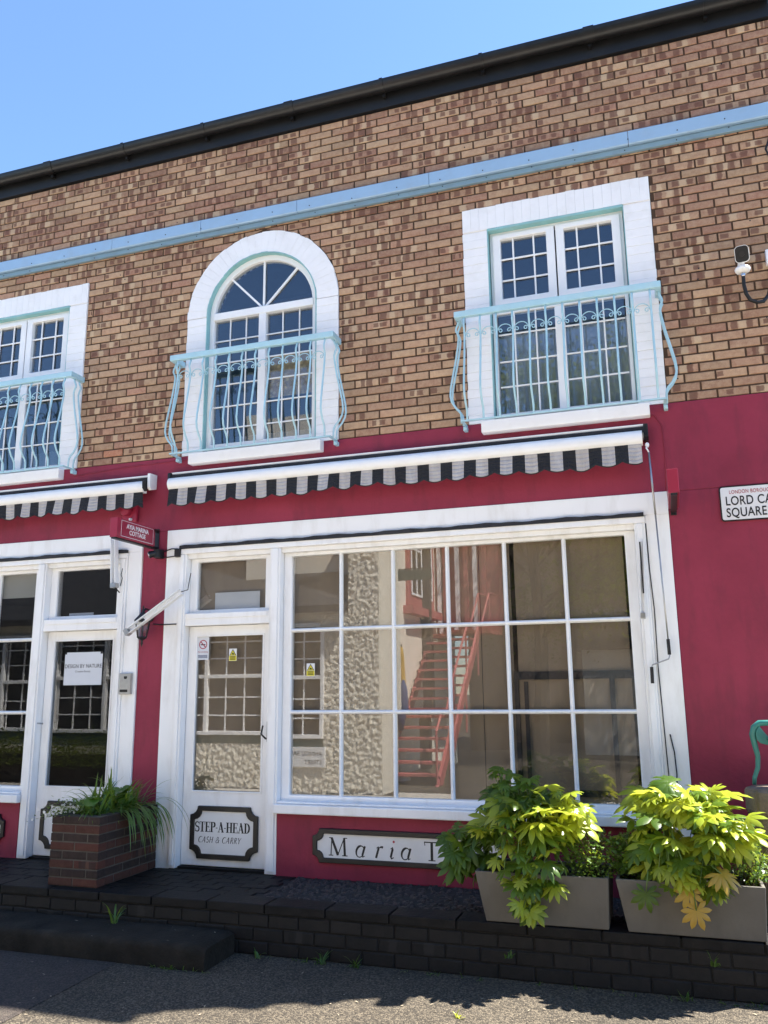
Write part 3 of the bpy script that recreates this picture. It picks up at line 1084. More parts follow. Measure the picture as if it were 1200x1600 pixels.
def arch_window(cx):
    Y = 0.062
    n = 28
    ro, ri = RIN - 0.010, 0.506
    w = MB()
    base = OP_Z0 + 0.03
    oa = [(cx + ro * math.cos(math.pi * k / n), ZC + ro * math.sin(math.pi * k / n)) for k in range(n + 1)]
    ia = [(cx + ri * math.cos(math.pi * k / n), ZC + ri * math.sin(math.pi * k / n)) for k in range(n + 1)]
    w.ring([(cx + ro, base)] + oa + [(cx - ro, base)], [(cx + ri, base + 0.045)] + ia + [(cx - ri, base + 0.045)], Y - 0.025, Y + 0.05)
    w.box(cx - ri - 0.01, cx + ri + 0.01, Y - 0.035, Y + 0.045, 5.205, 5.275)
    w.box(cx - 0.037, cx + 0.037, Y - 0.03, Y + 0.044, base + 0.04, 5.206)
    win = w.build('window', M['pvc'], bld, bevel=0.004)
    b = MB()
    ga = [(cx + (ri + 0.006) * math.cos(math.pi * k / n), 5.26 + (ri - 0.015) * math.sin(math.pi * k / n)) for k in range(n + 1)]
    b.prism(ga, Y + 0.01, Y + 0.014)
    b.build('pane', M['glass_up'], win)
    for a in (47, 90, 133):
        b = MB()
        c_, s_ = math.cos(R(a)), math.sin(R(a))
        L = 0.50
        p0 = Vector((cx + 0.03 * c_, 0, 5.26 + 0.03 * s_))
        p1 = Vector((cx + L * c_, 0, 5.25 + L * s_))
        nrm = Vector((-s_, 0, c_)) * 0.0095
        b.prism([((p0 + nrm).x, (p0 + nrm).z), ((p1 + nrm).x, (p1 + nrm).z), ((p1 - nrm).x, (p1 - nrm).z), ((p0 - nrm).x, (p0 - nrm).z)], Y - 0.008 + a * 1e-5, Y + 0.008)
        b.build('glazing_bar', M['pvc'], win)
    for (a, b_) in ((-0.515, -0.032), (0.032, 0.510)):
        pane(cx + a, cx + b_, base + 0.04, 5.21, Y + 0.012, win, M['glass_up'])
        bars('glazing_bar', [cx + a + 0.165, cx + a + 0.333], [4.997, 4.776, 4.557, 4.341, 4.128], (cx + a, cx + b_, base + 0.04, 5.21), Y + 0.0, win, M['pvc'], 0.0062)
    g_ = MB()
    g_.box(cx + 0.03, cx + 0.54, 0.135, 0.14, 4.40, 4.80)
    g_.build('roller_blind', M['gold'], bld)
    curtain(cx, cx - 0.56, cx + 0.50, 3.92, 4.22, 0.6, M['curtain'], 0.02, 0.16)
    room(cx)


arch_window(WX[1])

# ------------------------------------------------------------------ shopfronts


def boxpart(name, m, parent, *bx, bevel=0.004):
    b = MB()
    for q in bx: b.box(*q)
    return b.build(name, m, parent, bevel=bevel)


def moulded_post(x0, x1, z0, z1, yf, parent, name='post'):
    b = MB()
    b.box(x0, x1, yf, 0.20, z0, z1)
    b.box(x0 + 0.018, x1 - 0.018, yf - 0.012, yf, z0 + 0.02, z1 - 0.004)
    return b.build(name, M['white'], parent, bevel=0.005)


def shopfront(px0, px1, mirror, glassmat):
    """a white shopfront: outer boards, posts, head, door side and a window of small panes. mirror: door at the right"""
    fx = (lambda x: x) if not mirror else (lambda x: SX0 + LX1 - x)   # left shop mirrors the right one

    def B(x0, x1, *rest):
        a, b_ = sorted((fx(x0), fx(x1)))
        return (a, b_, *rest)
    boards = MB()
    boards.box(*B(SX0, SX1, -0.028, 0.20, 3.012, ZH))
    boards.box(*B(SX0, -4.075, -0.0275, 0.20, ZT - 0.01, 3.012))
    boards.box(*B(-0.08, SX1, -0.0275, 0.20, ZT - 0.01, 3.012))
    sf = boards.build('shopfront', M['white'], bld, bevel=0.004)
    strip = MB()
    N_ = 70
    tp, bt = [], []
    for i in range(N_ + 1):                 # sagging black weather strip, uneven along its length
        xa = fx(-4.07 + (4.07 - 0.085) * i / N_)
        w1 = 0.028 + 0.004 * math.sin(i * 0.55) + 0.003 * math.sin(i * 1.7)
        tp.append((xa, 3.003 + w1))
        bt.append((xa, 3.0025))
    for i in range(N_):
        strip.prism([bt[i], bt[i + 1], tp[i + 1], tp[i]], -0.060, -0.0285)
    strip.build('weather_strip', M['black_strip'], sf)
    boxpart('head_rail', M['white'], sf, B(-4.075, -0.08, -0.05, 0.20, 2.955, 3.002), B(-4.05, -0.10, -0.015, 0.20, 2.915, 2.955))
    a, b_ = sorted((fx(-4.075), fx(-4.000)))
    moulded_post(a, b_, ZT, 2.955, -0.042, sf)
    a, b_ = sorted((fx(-3.178), fx(-3.078)))
    moulded_post(a, b_, ZT, 2.955, -0.042, sf)
    a, b_ = sorted((fx(-0.160), fx(-0.080)))
    moulded_post(a, b_, 0.79, 2.955, -0.042, sf)
    # transom rail and transom light over the door
    boxpart('transom_rail', M['white'], sf, B(-4.000, -3.178, -0.032, 0.16, 2.315, 2.425), B(-3.98, -3.20, -0.040, -0.032, 2.375, 2.42), bevel=0.006)
    t = MB()
    xx = sorted((fx(-4.0), fx(-3.178)))
    framerect(t, xx[0], xx[1], 2.425, 2.915, 0.075, 0.03, 0.09, wb=0.03, wt=0.03)
    t.build('transom_light_frame', M['white'], sf, bevel=0.006)
    pane(xx[0] + 0.06, xx[1] - 0.06, 2.44, 2.90, 0.055, sf, glassmat)
    # big window
    wx = sorted((fx(-3.078), fx(-0.160)))
    fr = MB()
    framerect(fr, wx[0], wx[1], 0.86, 2.915, 0.078, 0.028, 0.10, wb=0.062, wt=0.030)
    fr.build('window_frame', M['white'], sf, bevel=0.008)
    gx = [fx(v) for v in (-3.000, -2.556, -2.096, -1.634, -1.166, -0.698, -0.238)]
    gx.sort()
    gz = [0.915, 1.575, 2.250, 2.890]
    for xx_ in gx[1:-1]:
        b = MB()
        b.prism([(xx_ - 0.016, 0.05), (xx_ - 0.006, 0.030), (xx_ + 0.006, 0.030), (xx_ + 0.016, 0.05), (xx_ + 0.016, 0.075), (xx_ - 0.016, 0.075)], gz[0], gz[3], 'z')
        b.build('glazing_bar', M['white'], sf, bevel=0.003)
    for zz in gz[1:-1]:
        b = MB()
        b.prism([(0.049, zz - 0.016), (0.0285, zz - 0.006), (0.0285, zz + 0.006), (0.049, zz + 0.016), (0.074, zz + 0.016), (0.074, zz - 0.016)], gx[0] - 0.005, gx[-1] + 0.005, 'x')
        b.build('glazing_bar', M['white'], sf, bevel=0.003)
    for i in range(6):
        for k in range(3):
            pane(gx[i] - 0.006, gx[i + 1] + 0.006, gz[k] - 0.006, gz[k + 1] + 0.006, 0.056, sf, glassmat, 0.0035)
    boxpart('sill', M['white'], sf, B(-3.085, -0.085, -0.10, 0.10, 0.79, 0.862), B(-3.07, -0.10, -0.062, 0.03, 0.862, 0.880), bevel=0.010)
    # door
    dx = sorted((fx(-4.0), fx(-3.178)))
    d = MB()
    framerect(d, dx[0] + 0.004, dx[1] - 0.004, 0.336, 2.312, 0.078, 0.040, 0.085, wb=0.585, wt=0.078)
    door = d.build('door', M['white'], bld, bevel=0.006)
    pane(dx[0] + 0.07, dx[1] - 0.07, 0.91, 2.24, 0.058, door, glassmat)
    bd = MB()
    framerect(bd, dx[0] + 0.078, dx[1] - 0.078, 0.918, 2.236, 0.014, 0.034, 0.056)
    bd.build('glazing_bead', M['white'], door, bevel=0.003)
    th = MB()
    th.box(dx[0], dx[1], 0.0, 0.12, ZT - 0.006, 0.330)
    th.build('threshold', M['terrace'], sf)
    return sf, door


sfR, doorR = shopfront(0, 0, False, M['glass'])
sfL, doorL = shopfront(0, 0, True, M['glass_dark'])

# door furniture
b = MB()
b.tube([(-3.205, 0.03, 1.36), (-3.205, -0.01, 1.365), (-3.235, -0.03, 1.40), (-3.225, -0.022, 1.47)], 0.008, 8)
b.box(-3.214, -3.192, 0.028, 0.04, 1.335, 1.50)
b.build('handle', M['black_iron'], doorR, smooth=False, bevel=0.002)
b = MB()
b.lathe([(0.018, 0.036), (0.018, 0.030), (0.012, 0.026)], -5.555, 1.795, 12, 'y')
b.build('lock', M['steel'], doorL)
b = MB()
b.lathe([(0.020, 0.036), (0.020, 0.032), (0.010, 0.029)], -5.555, 0.865, 12, 'y')
b.build('lock', M['steel'], doorL)
b = MB()
b.box(-5.575, -5.545, 0.030, 0.041, 1.38, 1.52)
b.tube([(-5.560, 0.032, 1.485), (-5.560, -0.005, 1.485), (-5.53, -0.012, 1.482), (-5.46, -0.012, 1.478)], 0.008, 8)
b.build('handle', M['chrome'], doorL, bevel=0.002)

# behind the glass: kraft paper sheets in the right shop, a dark room in the left
pk = [(-3.02, -2.30), (-2.30, -1.39), (-1.385, -1.135), (-1.10, -0.26)]
for (a, b_) in pk:
    b = MB()
    nx, nz = 10, 12
    vs = []
    z0_, z1_ = 0.88, 2.93
    for i in range(nx + 1):
        for k in range(nz + 1):
            x = a + (b_ - a) * i / nx
            z = z0_ + (z1_ - z0_) * k / nz
            vs.append((x, 0.115 + 0.010 * math.sin(x * 5 + z * 1.3) + 0.006 * math.sin(z * 7 + x), z))
    b.add(vs, [(i * (nz + 1) + k, (i + 1) * (nz + 1) + k, (i + 1) * (nz + 1) + k + 1, i * (nz + 1) + k + 1) for i in range(nx) for k in range(nz)])
    b.build('window_paper', M['kraft'], sfR, recalc=False, smooth=True)
for (a, b_, z0_, z1_) in ((-3.99, -3.19, 2.43, 2.91), (-3.93, -3.245, 0.90, 2.25)):
    b = MB()
    b.add([(a, 0.105, z0_), (b_, 0.11, z0_), (b_, 0.112, z1_), (a, 0.107, z1_)], [(0, 1, 2, 3)])
    b.build('window_paper', M['kraft'], sfR, recalc=False)
b = MB()                                    # black strips drawn for dark gaps in the paper behind the right-hand panes
b.box(-1.133, -1.102, 0.085, 0.10, 0.90, 1.88)
b.box(-1.06, -1.03, 0.088, 0.10, 0.90, 1.80)
b.box(-1.133, -0.255, 0.083, 0.098, 1.815, 1.875)
b.box(-0.42, -0.385, 0.084, 0.099, 0.97, 1.815)
b.box(-0.698, -0.385, 0.084, 0.099, 0.965, 1.01)
b.build('paper_gap_strips', M['black_strip'], sfR)
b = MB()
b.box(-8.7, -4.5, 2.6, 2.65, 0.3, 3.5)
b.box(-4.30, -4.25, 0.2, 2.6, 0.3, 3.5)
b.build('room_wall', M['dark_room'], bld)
b = MB()
b.box(-6.16, -5.70, 0.10, 0.106, 2.66, 2.90)
b.build('roller_blind', M['blind'], sfL)
b = MB()
b.box(-5.32, -5.05, 0.075, 0.079, 2.452, 2.485)
b.build('paper_slip', M['paper'], sfL)

# ------------------------------------------------------------------ awnings


def make_awning(x0, x1, cap_white, label):
    r = thing('awning', label, 'awning', ((x0 + x1) / 2, -0.012, 3.45), 'retracted striped awnings over the shopfronts')
    b = MB()
    b.prism([(-0.012, 3.715), (-0.012, 3.600), (-0.085, 3.600), (-0.095, 3.690), (-0.10, 3.696), (-0.10, 3.706)], x0 + 0.02, x1 - 0.02, 'x')
    b.build('hood', M['awn_white'], r, bevel=0.004)
    b = MB()
    b.box(x0 + 0.03, x1 - 0.03, -0.108, -0.030, 3.640, 3.684)
    b.build('fabric_roll', M['black_strip'], r)
    b = MB()
    pf = []
    for k in range(13):
        a = math.pi * (0.42 + 1.0 * k / 12)
        pf.append((-0.125 + 0.055 * math.cos(a), 3.588 + 0.058 * math.sin(a)))
    pf += [(-0.105, 3.532), (-0.100, 3.645)]
    b.prism(pf, x0 + 0.035, x1 - 0.045, 'x')
    autosmooth(b.build('front_bar', M['awn_white'], r), 40)
    for s, xx in ((-1, x0), (1, x1)):
        b = MB()
        if cap_white and s == 1:
            b.prism([(-0.012, 3.722), (-0.012, 3.585), (-0.10, 3.560), (-0.128, 3.585), (-0.128, 3.716)], xx - 0.03, xx, 'x')
            b.build('end_cap', M['awn_white'], r, bevel=0.006)
            b = MB()
            b.prism([(-0.14, 3.545), (-0.178, 3.57), (-0.182, 3.63), (-0.14, 3.655), (-0.11, 3.63), (-0.11, 3.555)], xx - 0.046, xx - 0.036, 'x')
            b.build('bar_end', M['black_gloss'], r)
        else:
            xa, xb = sorted((xx, xx - s * 0.034))
            b.prism([(-0.012, 3.712), (-0.012, 3.580), (-0.09, 3.575), (-0.125, 3.60), (-0.125, 3.700)], xa, xb, 'x')
            b.build('end_cap', M['black_gloss'], r, bevel=0.006)
    # valance: striped cloth, scalloped lower edge, black piping
    v = MB()
    per = 0.194
    n_st = int(round((x1 - x0 - 0.1) / (per / 2)))
    xa0 = x0 + 0.04
    sub = 8
    pip = []
    rows = 5
    W = (x1 - 0.055 - xa0) / n_st
    for i in range(n_st):
        for k in range(sub):
            xa, xb = xa0 + W * (i + k / sub), xa0 + W * (i + (k + 1) / sub)
            col = 1.0 if i % 2 else 0.0

            def zb(x):
                u = (x - xa0) / W
                return 3.414 - 0.032 * abs(math.sin(math.pi * (u - 0.5) / 2 + 0.0)) ** 1.0 * (1 if True else 0) + 0.008 * math.sin(x * 2.1) + 0.006 * math.sin(x * 5.3 + 1) + 0.004 * math.sin(x * 13.7)

            def yv(x, t_):
                return -0.150 - 0.010 * t_ * math.sin(x * 2 * math.pi / 0.39) - 0.014 * t_ * math.sin(x * 4.7 + 1) - 0.008 * t_ * math.sin(x * 23 + 2 * math.sin(x * 3)) - 0.01 * t_
            for q in range(rows):
                t0, t1 = q / rows, (q + 1) / rows
                P = []
                for (x, t_) in ((xa, t0), (xb, t0), (xb, t1), (xa, t1)):
                    P.append((x, yv(x, t_), 3.540 + (zb(x) - 3.540) * t_))
                v.add(P, [(0, 1, 2, 3)])
                v.uv += [(0, 0)] * 4
                v.rnd += [(col, 0, 0, 1)] * 4
            pip.append((xa, yv(xa, 1), zb(xa)))
    pip.append((xb, yv(xb, 1), zb(xb)))
    vo = v.build('valance', M['stripes'], r, recalc=False, smooth=True)
    so_ = vo.modifiers.new('thickness', 'SOLIDIFY')
    so_.thickness = 0.0015
    b = MB()
    b.tube(pip, 0.0045, 6)
    b.build('piping', M['black_strip'], vo, smooth=True)
    return r


awR = make_awning(-4.185, -0.005, False, 'long closed black and white striped awning over the papered shop window')
awL = make_awning(-8.60, -4.365, True, 'closed striped awning with white end cap at the left edge, over the dark shop')

# crank rod of the right awning
b = thing('awning_crank', 'thin steel crank rod with black grips hanging from the right end of the awning', 'crank', (-0.01, -0.12, 1.78))
q = MB()
q.lathe([(0.001, 3.555), (0.014, 3.545), (0.016, 3.53), (0.010, 3.515), (0.001, 3.51)], -0.020, -0.115, 10)
q.tube([(-0.020, -0.115, 3.53), (-0.028, -0.13, 3.505), (-0.018, -0.14, 3.485), (-0.012, -0.13, 3.47)], 0.006, 8)
q.build('eye_hook', M['awn_white'], b, smooth=True)
q = MB()
q.tube([(-0.012, -0.13, 3.475), (0.000, -0.10, 3.0)], 0.0075, 8)
q.tube([(0.000, -0.10, 3.0), (0.012, -0.085, 2.4), (0.018, -0.08, 2.08)], 0.0055, 8)
q.tube([(0.018, -0.08, 2.08), (0.02, -0.08, 1.965), (0.012, -0.085, 1.945), (-0.10, -0.11, 1.905), (-0.108, -0.11, 1.89), (-0.11, -0.11, 1.78)], 0.005, 8)
q.build('rod', M['steel'], b, smooth=True)
for (p0, p1) in (((0.018, -0.08, 2.085), (0.019, -0.08, 1.975)), ((-0.1085, -0.11, 1.89), (-0.1105, -0.11, 1.775))):
    q = MB()
    q.tube([p0, p1], 0.0125, 10)
    q.build('grip', M['black_gloss'], b, smooth=False)


def awning_arm(pts, w, label, cat='bar', group=None):
    """loose U-channel bar (white) lying along pts[0]->pts[1]"""
    p0, p1 = Vector(pts[0]), Vector(pts[1])
    d = (p1 - p0).normalized()
    up = Vector((0, -1, 0))
    sd = d.cross(up).normalized()
    up = sd.cross(d)
    r = thing('window_bar', label, cat, tuple((p0 + p1) / 2), group)
    def prism(bm_, prof, a, b_):
        n = len(prof)
        vs = [a + sd * u + up * v for u, v in prof] + [b_ + sd * u + up * v for u, v in prof]
        bm_.add(vs, [tuple(range(n)), tuple(range(2 * n - 1, n - 1, -1))] + [(i, (i + 1) % n, n + (i + 1) % n, n + i) for i in range(n)])
    b = MB()
    prism(b, [(-w, -w), (w, -w), (w, w), (w * 0.72, w), (w * 0.72, -w * 0.6), (-w * 0.72, -w * 0.6), (-w * 0.72, w), (-w, w)], p0, p1)
    b.build('channel', M['awn_white'], r, bevel=0.002)
    b = MB()
    prism(b, [(-w * 1.08, -w * 1.08), (w * 1.08, -w * 1.08), (w * 1.08, w * 1.08), (-w * 1.08, w * 1.08)], p0 - d * 0.012, p0 + d * 0.03)
    b.build('end_clip', M['steel'], r, bevel=0.002)
    return r


arm1 = awning_arm([(-4.475, -0.20, 2.263), (-3.955, -0.18, 2.60)], 0.027, 'loose white metal bar hanging askew in front of the wall lantern')
q = MB()
q.tube([(-3.955, -0.18, 2.60), (-3.94, -0.10, 2.625), (-3.955, -0.06, 2.70), (-3.95, -0.045, 2.78)], 0.004, 6)
q.build('wire', M['cable'], arm1, smooth=True)
arm2 = awning_arm([(-4.705, -0.10, 2.69), (-4.735, -0.10, 3.13)], 0.026, 'short white metal bar hanging upright below the cottage sign')
q = MB()
q.tube([(-4.705, -0.10, 2.69), (-4.68, -0.09, 2.66), (-4.66, -0.08, 2.635)], 0.006, 6)
q.tube([(-4.66, -0.055, 2.86), (-4.67, -0.06, 2.80), (-4.655, -0.06, 2.77), (-4.67, -0.06, 2.70)], 0.003, 6)
q.build('wire', M['cable'], arm2, smooth=True)
arm3 = awning_arm([(-0.142, -0.085, 2.25), (-0.113, -0.085, 2.82)], 0.016, 'slim white and grey metal bar fixed upright beside the right edge of the shop window')
q = MB()
q.box(-0.131, -0.121, -0.106, -0.098, 2.42, 2.80)
q.build('slot', M['black_iron'], arm3)

# ------------------------------------------------------------------ balcony railings


def make_balcony():
    W, D = 0.815, 0.20
    r = thing('balcony_railing', '', 'railing', (0, 0, 3.84), 'pale blue balcony railings under the upper windows')
    b = MB()
    b.prism([(-W, 0.0), (-W, -D), (W, -D), (W, 0.0), (W - 0.045, 0.0), (W - 0.045, -D + 0.045), (-W + 0.045, -D + 0.045), (-W + 0.045, 0.0)], 4.748, 4.803, 'z')
    b.build('handrail', M['paleblue'], r, bevel=0.006)
    b = MB()
    b.prism([(-W + 0.03, -0.012), (-W + 0.03, -D + 0.012), (W - 0.03, -D + 0.012), (W - 0.03, -0.012), (W - 0.05, -0.012), (W - 0.05, -D + 0.035), (-W + 0.05, -D + 0.035), (-W + 0.05, -0.012)], 3.852, 3.864, 'z')
    b.build('bottom_rail', M['paleblue'], r)
    prof = [(0.0, 4.757), (0.008, 4.72), (0.022, 4.69), (0.026, 4.665), (0.012, 4.635), (0.004, 4.60), (0.010, 4.54), (0.030, 4.42), (0.060, 4.28), (0.082, 4.17),
            (0.088, 4.10), (0.078, 4.05), (0.050, 4.00), (0.018, 3.965), (0.004, 3.94), (0.0, 3.90), (0.0, 3.856)]
    xs_ = [k * 0.133 + 0.066 for k in range(-6, 6)]
    spots = [((x, -D + 0.022), (0, -1)) for x in xs_] + [((s * (W - 0.024), y), (s, 0)) for s in (-1, 1) for y in (-0.055, -0.125)]
    for (p, dr) in spots:
        b = MB()
        b.tube([(p[0] + dr[0] * o, p[1] + dr[1] * o, z) for o, z in prof], 0.0085, 8)
        b.build('baluster', M['paleblue'], r, smooth=True)
    for i in range(len(xs_) - 1):
        xa, xb = xs_[i] + 0.006, xs_[i + 1] - 0.006
        cx, hw = (xa + xb) / 2, (xb - xa) / 2
        path = []
        for sgn in (-1,):
            pass
        spl = []
        for k in range(11):                    # left curl, arch, right curl
            a = 2.2 * math.pi * (1 - k / 10)
            rr = 0.007 + 0.013 * k / 10
            spl.append((cx - hw + 0.024 + rr * math.cos(math.pi - a), 4.585 + rr * math.sin(math.pi - a) * 1.0))
        arc = [(cx - (hw - 0.004) * math.cos(math.pi * k / 10), 4.588 + 0.052 * math.sin(math.pi * k / 10)) for k in range(0, 11)]
        spr = [(2 * cx - x, z) for x, z in reversed(spl)]
        pts2 = spl + arc[1:-1] + spr
        b = MB()
        b.tube([(x, -D + 0.022, z) for x, z in pts2], 0.0042, 5)
        b.build('scroll', M['paleblue'], r, smooth=True)
    for s in (-1, 1):
        b = MB()
        b.box(s * (W - 0.05), s * (W - 0.02), -0.06, 0.0, 3.815, 3.850)
        b.lathe([(0.011, -0.07), (0.011, -0.055)], s * (W - 0.035), 3.832, 8, 'y')
        b.build('wall_bracket', M['paleblue'], r, bevel=0.003)
    return r


bal = make_balcony()
bl = ['pale blue bellied balcony railing under the right-hand window, right above the long awning',
      'pale blue bellied balcony railing in front of the round-arched window',
      'pale blue bellied balcony railing under the left window at the picture edge']
bals = [bal, copy_tree(bal), copy_tree(bal)]
for o, cx, lab in zip(bals, (-0.643, -3.345, -6.07), bl):
    o.location = (cx, -0.011, 3.84)
    o['label'] = lab


# ------------------------------------------------------------------ lettering drawn in strokes (serif and italic faces)
def stroke_text(mb, glyphs, x, z, h, y, shear=0.0, gap=0.12, wx=1.0, wt=1.0):
    """glyphs: list of glyph names; strokes in a unit box, each (points, width0, width1)"""
    for gname in glyphs:
        if gname == ' ':
            x += 0.45 * h * wx
            continue
        adv, strokes = GL[gname]
        for pts, w in strokes:
            P = [Vector(((px * wx) + shear * pz, pz)) for px, pz in pts]
            m = len(P)
            ws = w if isinstance(w, (list, tuple)) else [w] * m
            L, Rr = [], []
            for i in range(m):
                t_ = (P[min(i + 1, m - 1)] - P[max(i - 1, 0)]).normalized()
                nn = Vector((-t_.y, t_.x)) * (ws[i] * wt + 0.012 * (wt - 1)) / 2
                L.append(P[i] + nn)
                Rr.append(P[i] - nn)
            for i in range(m - 1):
                q = [L[i], L[i + 1], Rr[i + 1], Rr[i]]
                yy = y - 0.0006 - (len(mb.f) % 7) * 0.00004
                mb.add([(x + p.x * h, yy, z + p.y * h) for p in q], [(0, 1, 2, 3)])
        x += (adv * wx + gap) * h
    return x


def arc(cx, cz, rx, rz, a0, a1, n=12):
    return [(cx + rx * math.cos(R(a0 + (a1 - a0) * k / n)), cz + rz * math.sin(R(a0 + (a1 - a0) * k / n))) for k in range(n + 1)]


def vs_(x, w=0.2, s=0.36, z0=0.0, z1=1.0, sw=0.055):
    return [([(x, z0), (x, z1)], w), ([(x - s / 2, z0 + sw / 2), (x + s / 2, z0 + sw / 2)], sw), ([(x - s / 2, z1 - sw / 2), (x + s / 2, z1 - sw / 2)], sw)]


GL = {
    'S': (0.56, [(arc(0.28, 0.74, 0.21, 0.225, 30, 250, 10) + arc(0.28, 0.27, 0.22, 0.245, 80, -150, 10), [0.06] + [0.1] * 4 + [0.14] * 13 + [0.1] * 3 + [0.06]), ([(0.50, 0.98), (0.48, 0.70)], 0.05), ([(0.05, 0.02), (0.07, 0.32)], 0.05)]),
    'T': (0.66, vs_(0.33, 0.19, 0.4) + [([(0.02, 0.97), (0.64, 0.97)], 0.06), ([(0.03, 0.99), (0.05, 0.70)], 0.05), ([(0.63, 0.99), (0.61, 0.70)], 0.05)]),
    'E': (0.62, vs_(0.18, 0.19, 0.36) + [([(0.1, 0.97), (0.58, 0.97)], 0.06), ([(0.1, 0.03), (0.6, 0.03)], 0.06), ([(0.2, 0.51), (0.46, 0.51)], 0.06), ([(0.57, 0.99), (0.55, 0.74)], 0.05), ([(0.59, 0.01), (0.56, 0.28)], 0.05), ([(0.46, 0.38), (0.46, 0.64)], 0.05)]),
    'P': (0.64, vs_(0.18, 0.19, 0.36) + [(arc(0.33, 0.735, 0.22, 0.235, 100, -100, 10), [0.05, 0.08, 0.14, 0.18, 0.19, 0.19, 0.19, 0.18, 0.14, 0.08, 0.05])]),
    'A': (0.72, [([(0.12, 0.0), (0.36, 1.0)], 0.07), ([(0.34, 1.0), (0.60, 0.0)], 0.19), ([(0.2, 0.33), (0.5, 0.33)], 0.055), ([(0.0, 0.03), (0.24, 0.03)], 0.055), ([(0.44, 0.03), (0.74, 0.03)], 0.055)]),
    'H': (0.76, vs_(0.18, 0.19, 0.36) + vs_(0.60, 0.19, 0.36) + [([(0.2, 0.51), (0.6, 0.51)], 0.06)]),
    'D': (0.70, vs_(0.18, 0.19, 0.36) + [(arc(0.28, 0.5, 0.33, 0.47, 95, -95, 14), [0.05, 0.07, 0.1, 0.14, 0.18, 0.2, 0.2, 0.2, 0.2, 0.2, 0.18, 0.14, 0.1, 0.07, 0.05])]),
    '-': (0.26, [([(0.02, 0.42), (0.24, 0.42)], 0.07)]),
    # lighter roman and italic
    'M': (0.98, [([(0.12, 0.02), (0.16, 0.98)], 0.045), ([(0.15, 0.98), (0.48, 0.04)], 0.11), ([(0.47, 0.02), (0.80, 0.98)], 0.04), ([(0.80, 0.98), (0.84, 0.02)], 0.10), ([(0.0, 0.02), (0.24, 0.02)], 0.035), ([(0.70, 0.02), (0.98, 0.02)], 0.035), ([(0.02, 0.98), (0.2, 0.98)], 0.035), ([(0.78, 0.98), (0.96, 0.98)], 0.035)]),
    'Tr': (0.76, vs_(0.38, 0.11, 0.34, sw=0.035) + [([(0.02, 0.98), (0.74, 0.98)], 0.045), ([(0.02, 1.0), (0.05, 0.80)], 0.03), ([(0.74, 1.0), (0.71, 0.80)], 0.03)]),
    'a': (0.46, [(arc(0.22, 0.30, 0.20, 0.31, 35, 330, 14), [0.04] * 3 + [0.07, 0.09, 0.09, 0.09, 0.08, 0.07, 0.05, 0.04, 0.04, 0.04, 0.04, 0.04]), ([(0.42, 0.60), (0.36, 0.12), (0.39, 0.01), (0.48, 0.06)], [0.09, 0.09, 0.06, 0.03])]),
    'r': (0.36, [([(0.06, 0.52), (0.14, 0.60), (0.16, 0.5), (0.10, 0.0)], [0.03, 0.06, 0.09, 0.09]), (arc(0.30, 0.40, 0.16, 0.20, 170, 60, 6), [0.03, 0.03, 0.04, 0.05, 0.07, 0.09, 0.09])]),
    'i': (0.26, [([(0.04, 0.52), (0.13, 0.60), (0.14, 0.5), (0.10, 0.1), (0.15, 0.0), (0.25, 0.07)], [0.03, 0.06, 0.09, 0.09, 0.06, 0.03])]),
    'C': (0.66, [(arc(0.38, 0.5, 0.34, 0.49, 45, 315, 16), [0.04, 0.04, 0.05, 0.07, 0.09, 0.1, 0.1, 0.1, 0.1, 0.1, 0.1, 0.09, 0.07, 0.05, 0.04, 0.04, 0.04])]),
    'Ai': (0.70, [([(0.02, 0.0), (0.36, 1.0)], 0.05), ([(0.36, 1.0), (0.58, 0.0)], 0.1), ([(0.16, 0.35), (0.5, 0.35)], 0.045)]),
    'Si': (0.50, [(arc(0.25, 0.75, 0.18, 0.22, 30, 250, 8) + arc(0.24, 0.26, 0.19, 0.24, 80, -150, 8), 0.08)]),
    'Hi': (0.72, [([(0.12, 0), (0.12, 1)], 0.09), ([(0.58, 0), (0.58, 1)], 0.09), ([(0.12, 0.52), (0.58, 0.52)], 0.045)]),
    'R': (0.62, [([(0.12, 0), (0.12, 1)], 0.09), (arc(0.26, 0.75, 0.2, 0.22, 100, -100, 8), 0.075), ([(0.28, 0.52), (0.56, 0.0)], 0.09)]),
    'Y': (0.60, [([(0.02, 1.0), (0.28, 0.48), (0.28, 0.0)], 0.09), ([(0.28, 0.48), (0.56, 1.0)], 0.05)]),
    '&': (0.72, [([(0.66, 0.5), (0.5, 0.15)] + arc(0.28, 0.24, 0.22, 0.23, -40, -260, 10) + arc(0.3, 0.78, 0.14, 0.19, 200, -60, 10) + [(0.68, 0.0)], 0.07)]),
}


def plaque(name, label, x0, x1, z0, z1, yb, notch, bw, m_in='sign_white', cat='sign'):
    """board with stepped corners, black raised rim, white face"""
    r = thing(name, label, cat, ((x0 + x1) / 2, yb, z0))

    def outl(x0, x1, z0, z1, n, c):
        P = []
        for (X, Z, a0) in ((x0, z0, 90), (x1, z0, 180), (x1, z1, 270), (x0, z1, 360)):
            for k in range(5):
                t_ = a0 - 90 * k / 4
                P.append((X + n * math.cos(R(t_)) * c, Z + n * math.sin(R(t_)) * c))
        return P
    o_ = outl(x0, x1, z0, z1, notch, 1.0)
    i_ = outl(x0 + bw, x1 - bw, z0 + bw, z1 - bw, notch, 1.0)
    b = MB()
    b.ring(o_, i_, yb - 0.026, yb)
    b.build('rim', M['sign_black'], r, bevel=0.006)
    b = MB()
    b.prism(i_, yb - 0.012, yb)
    b.build('board', M[m_in], r)
    return r, yb - 0.012


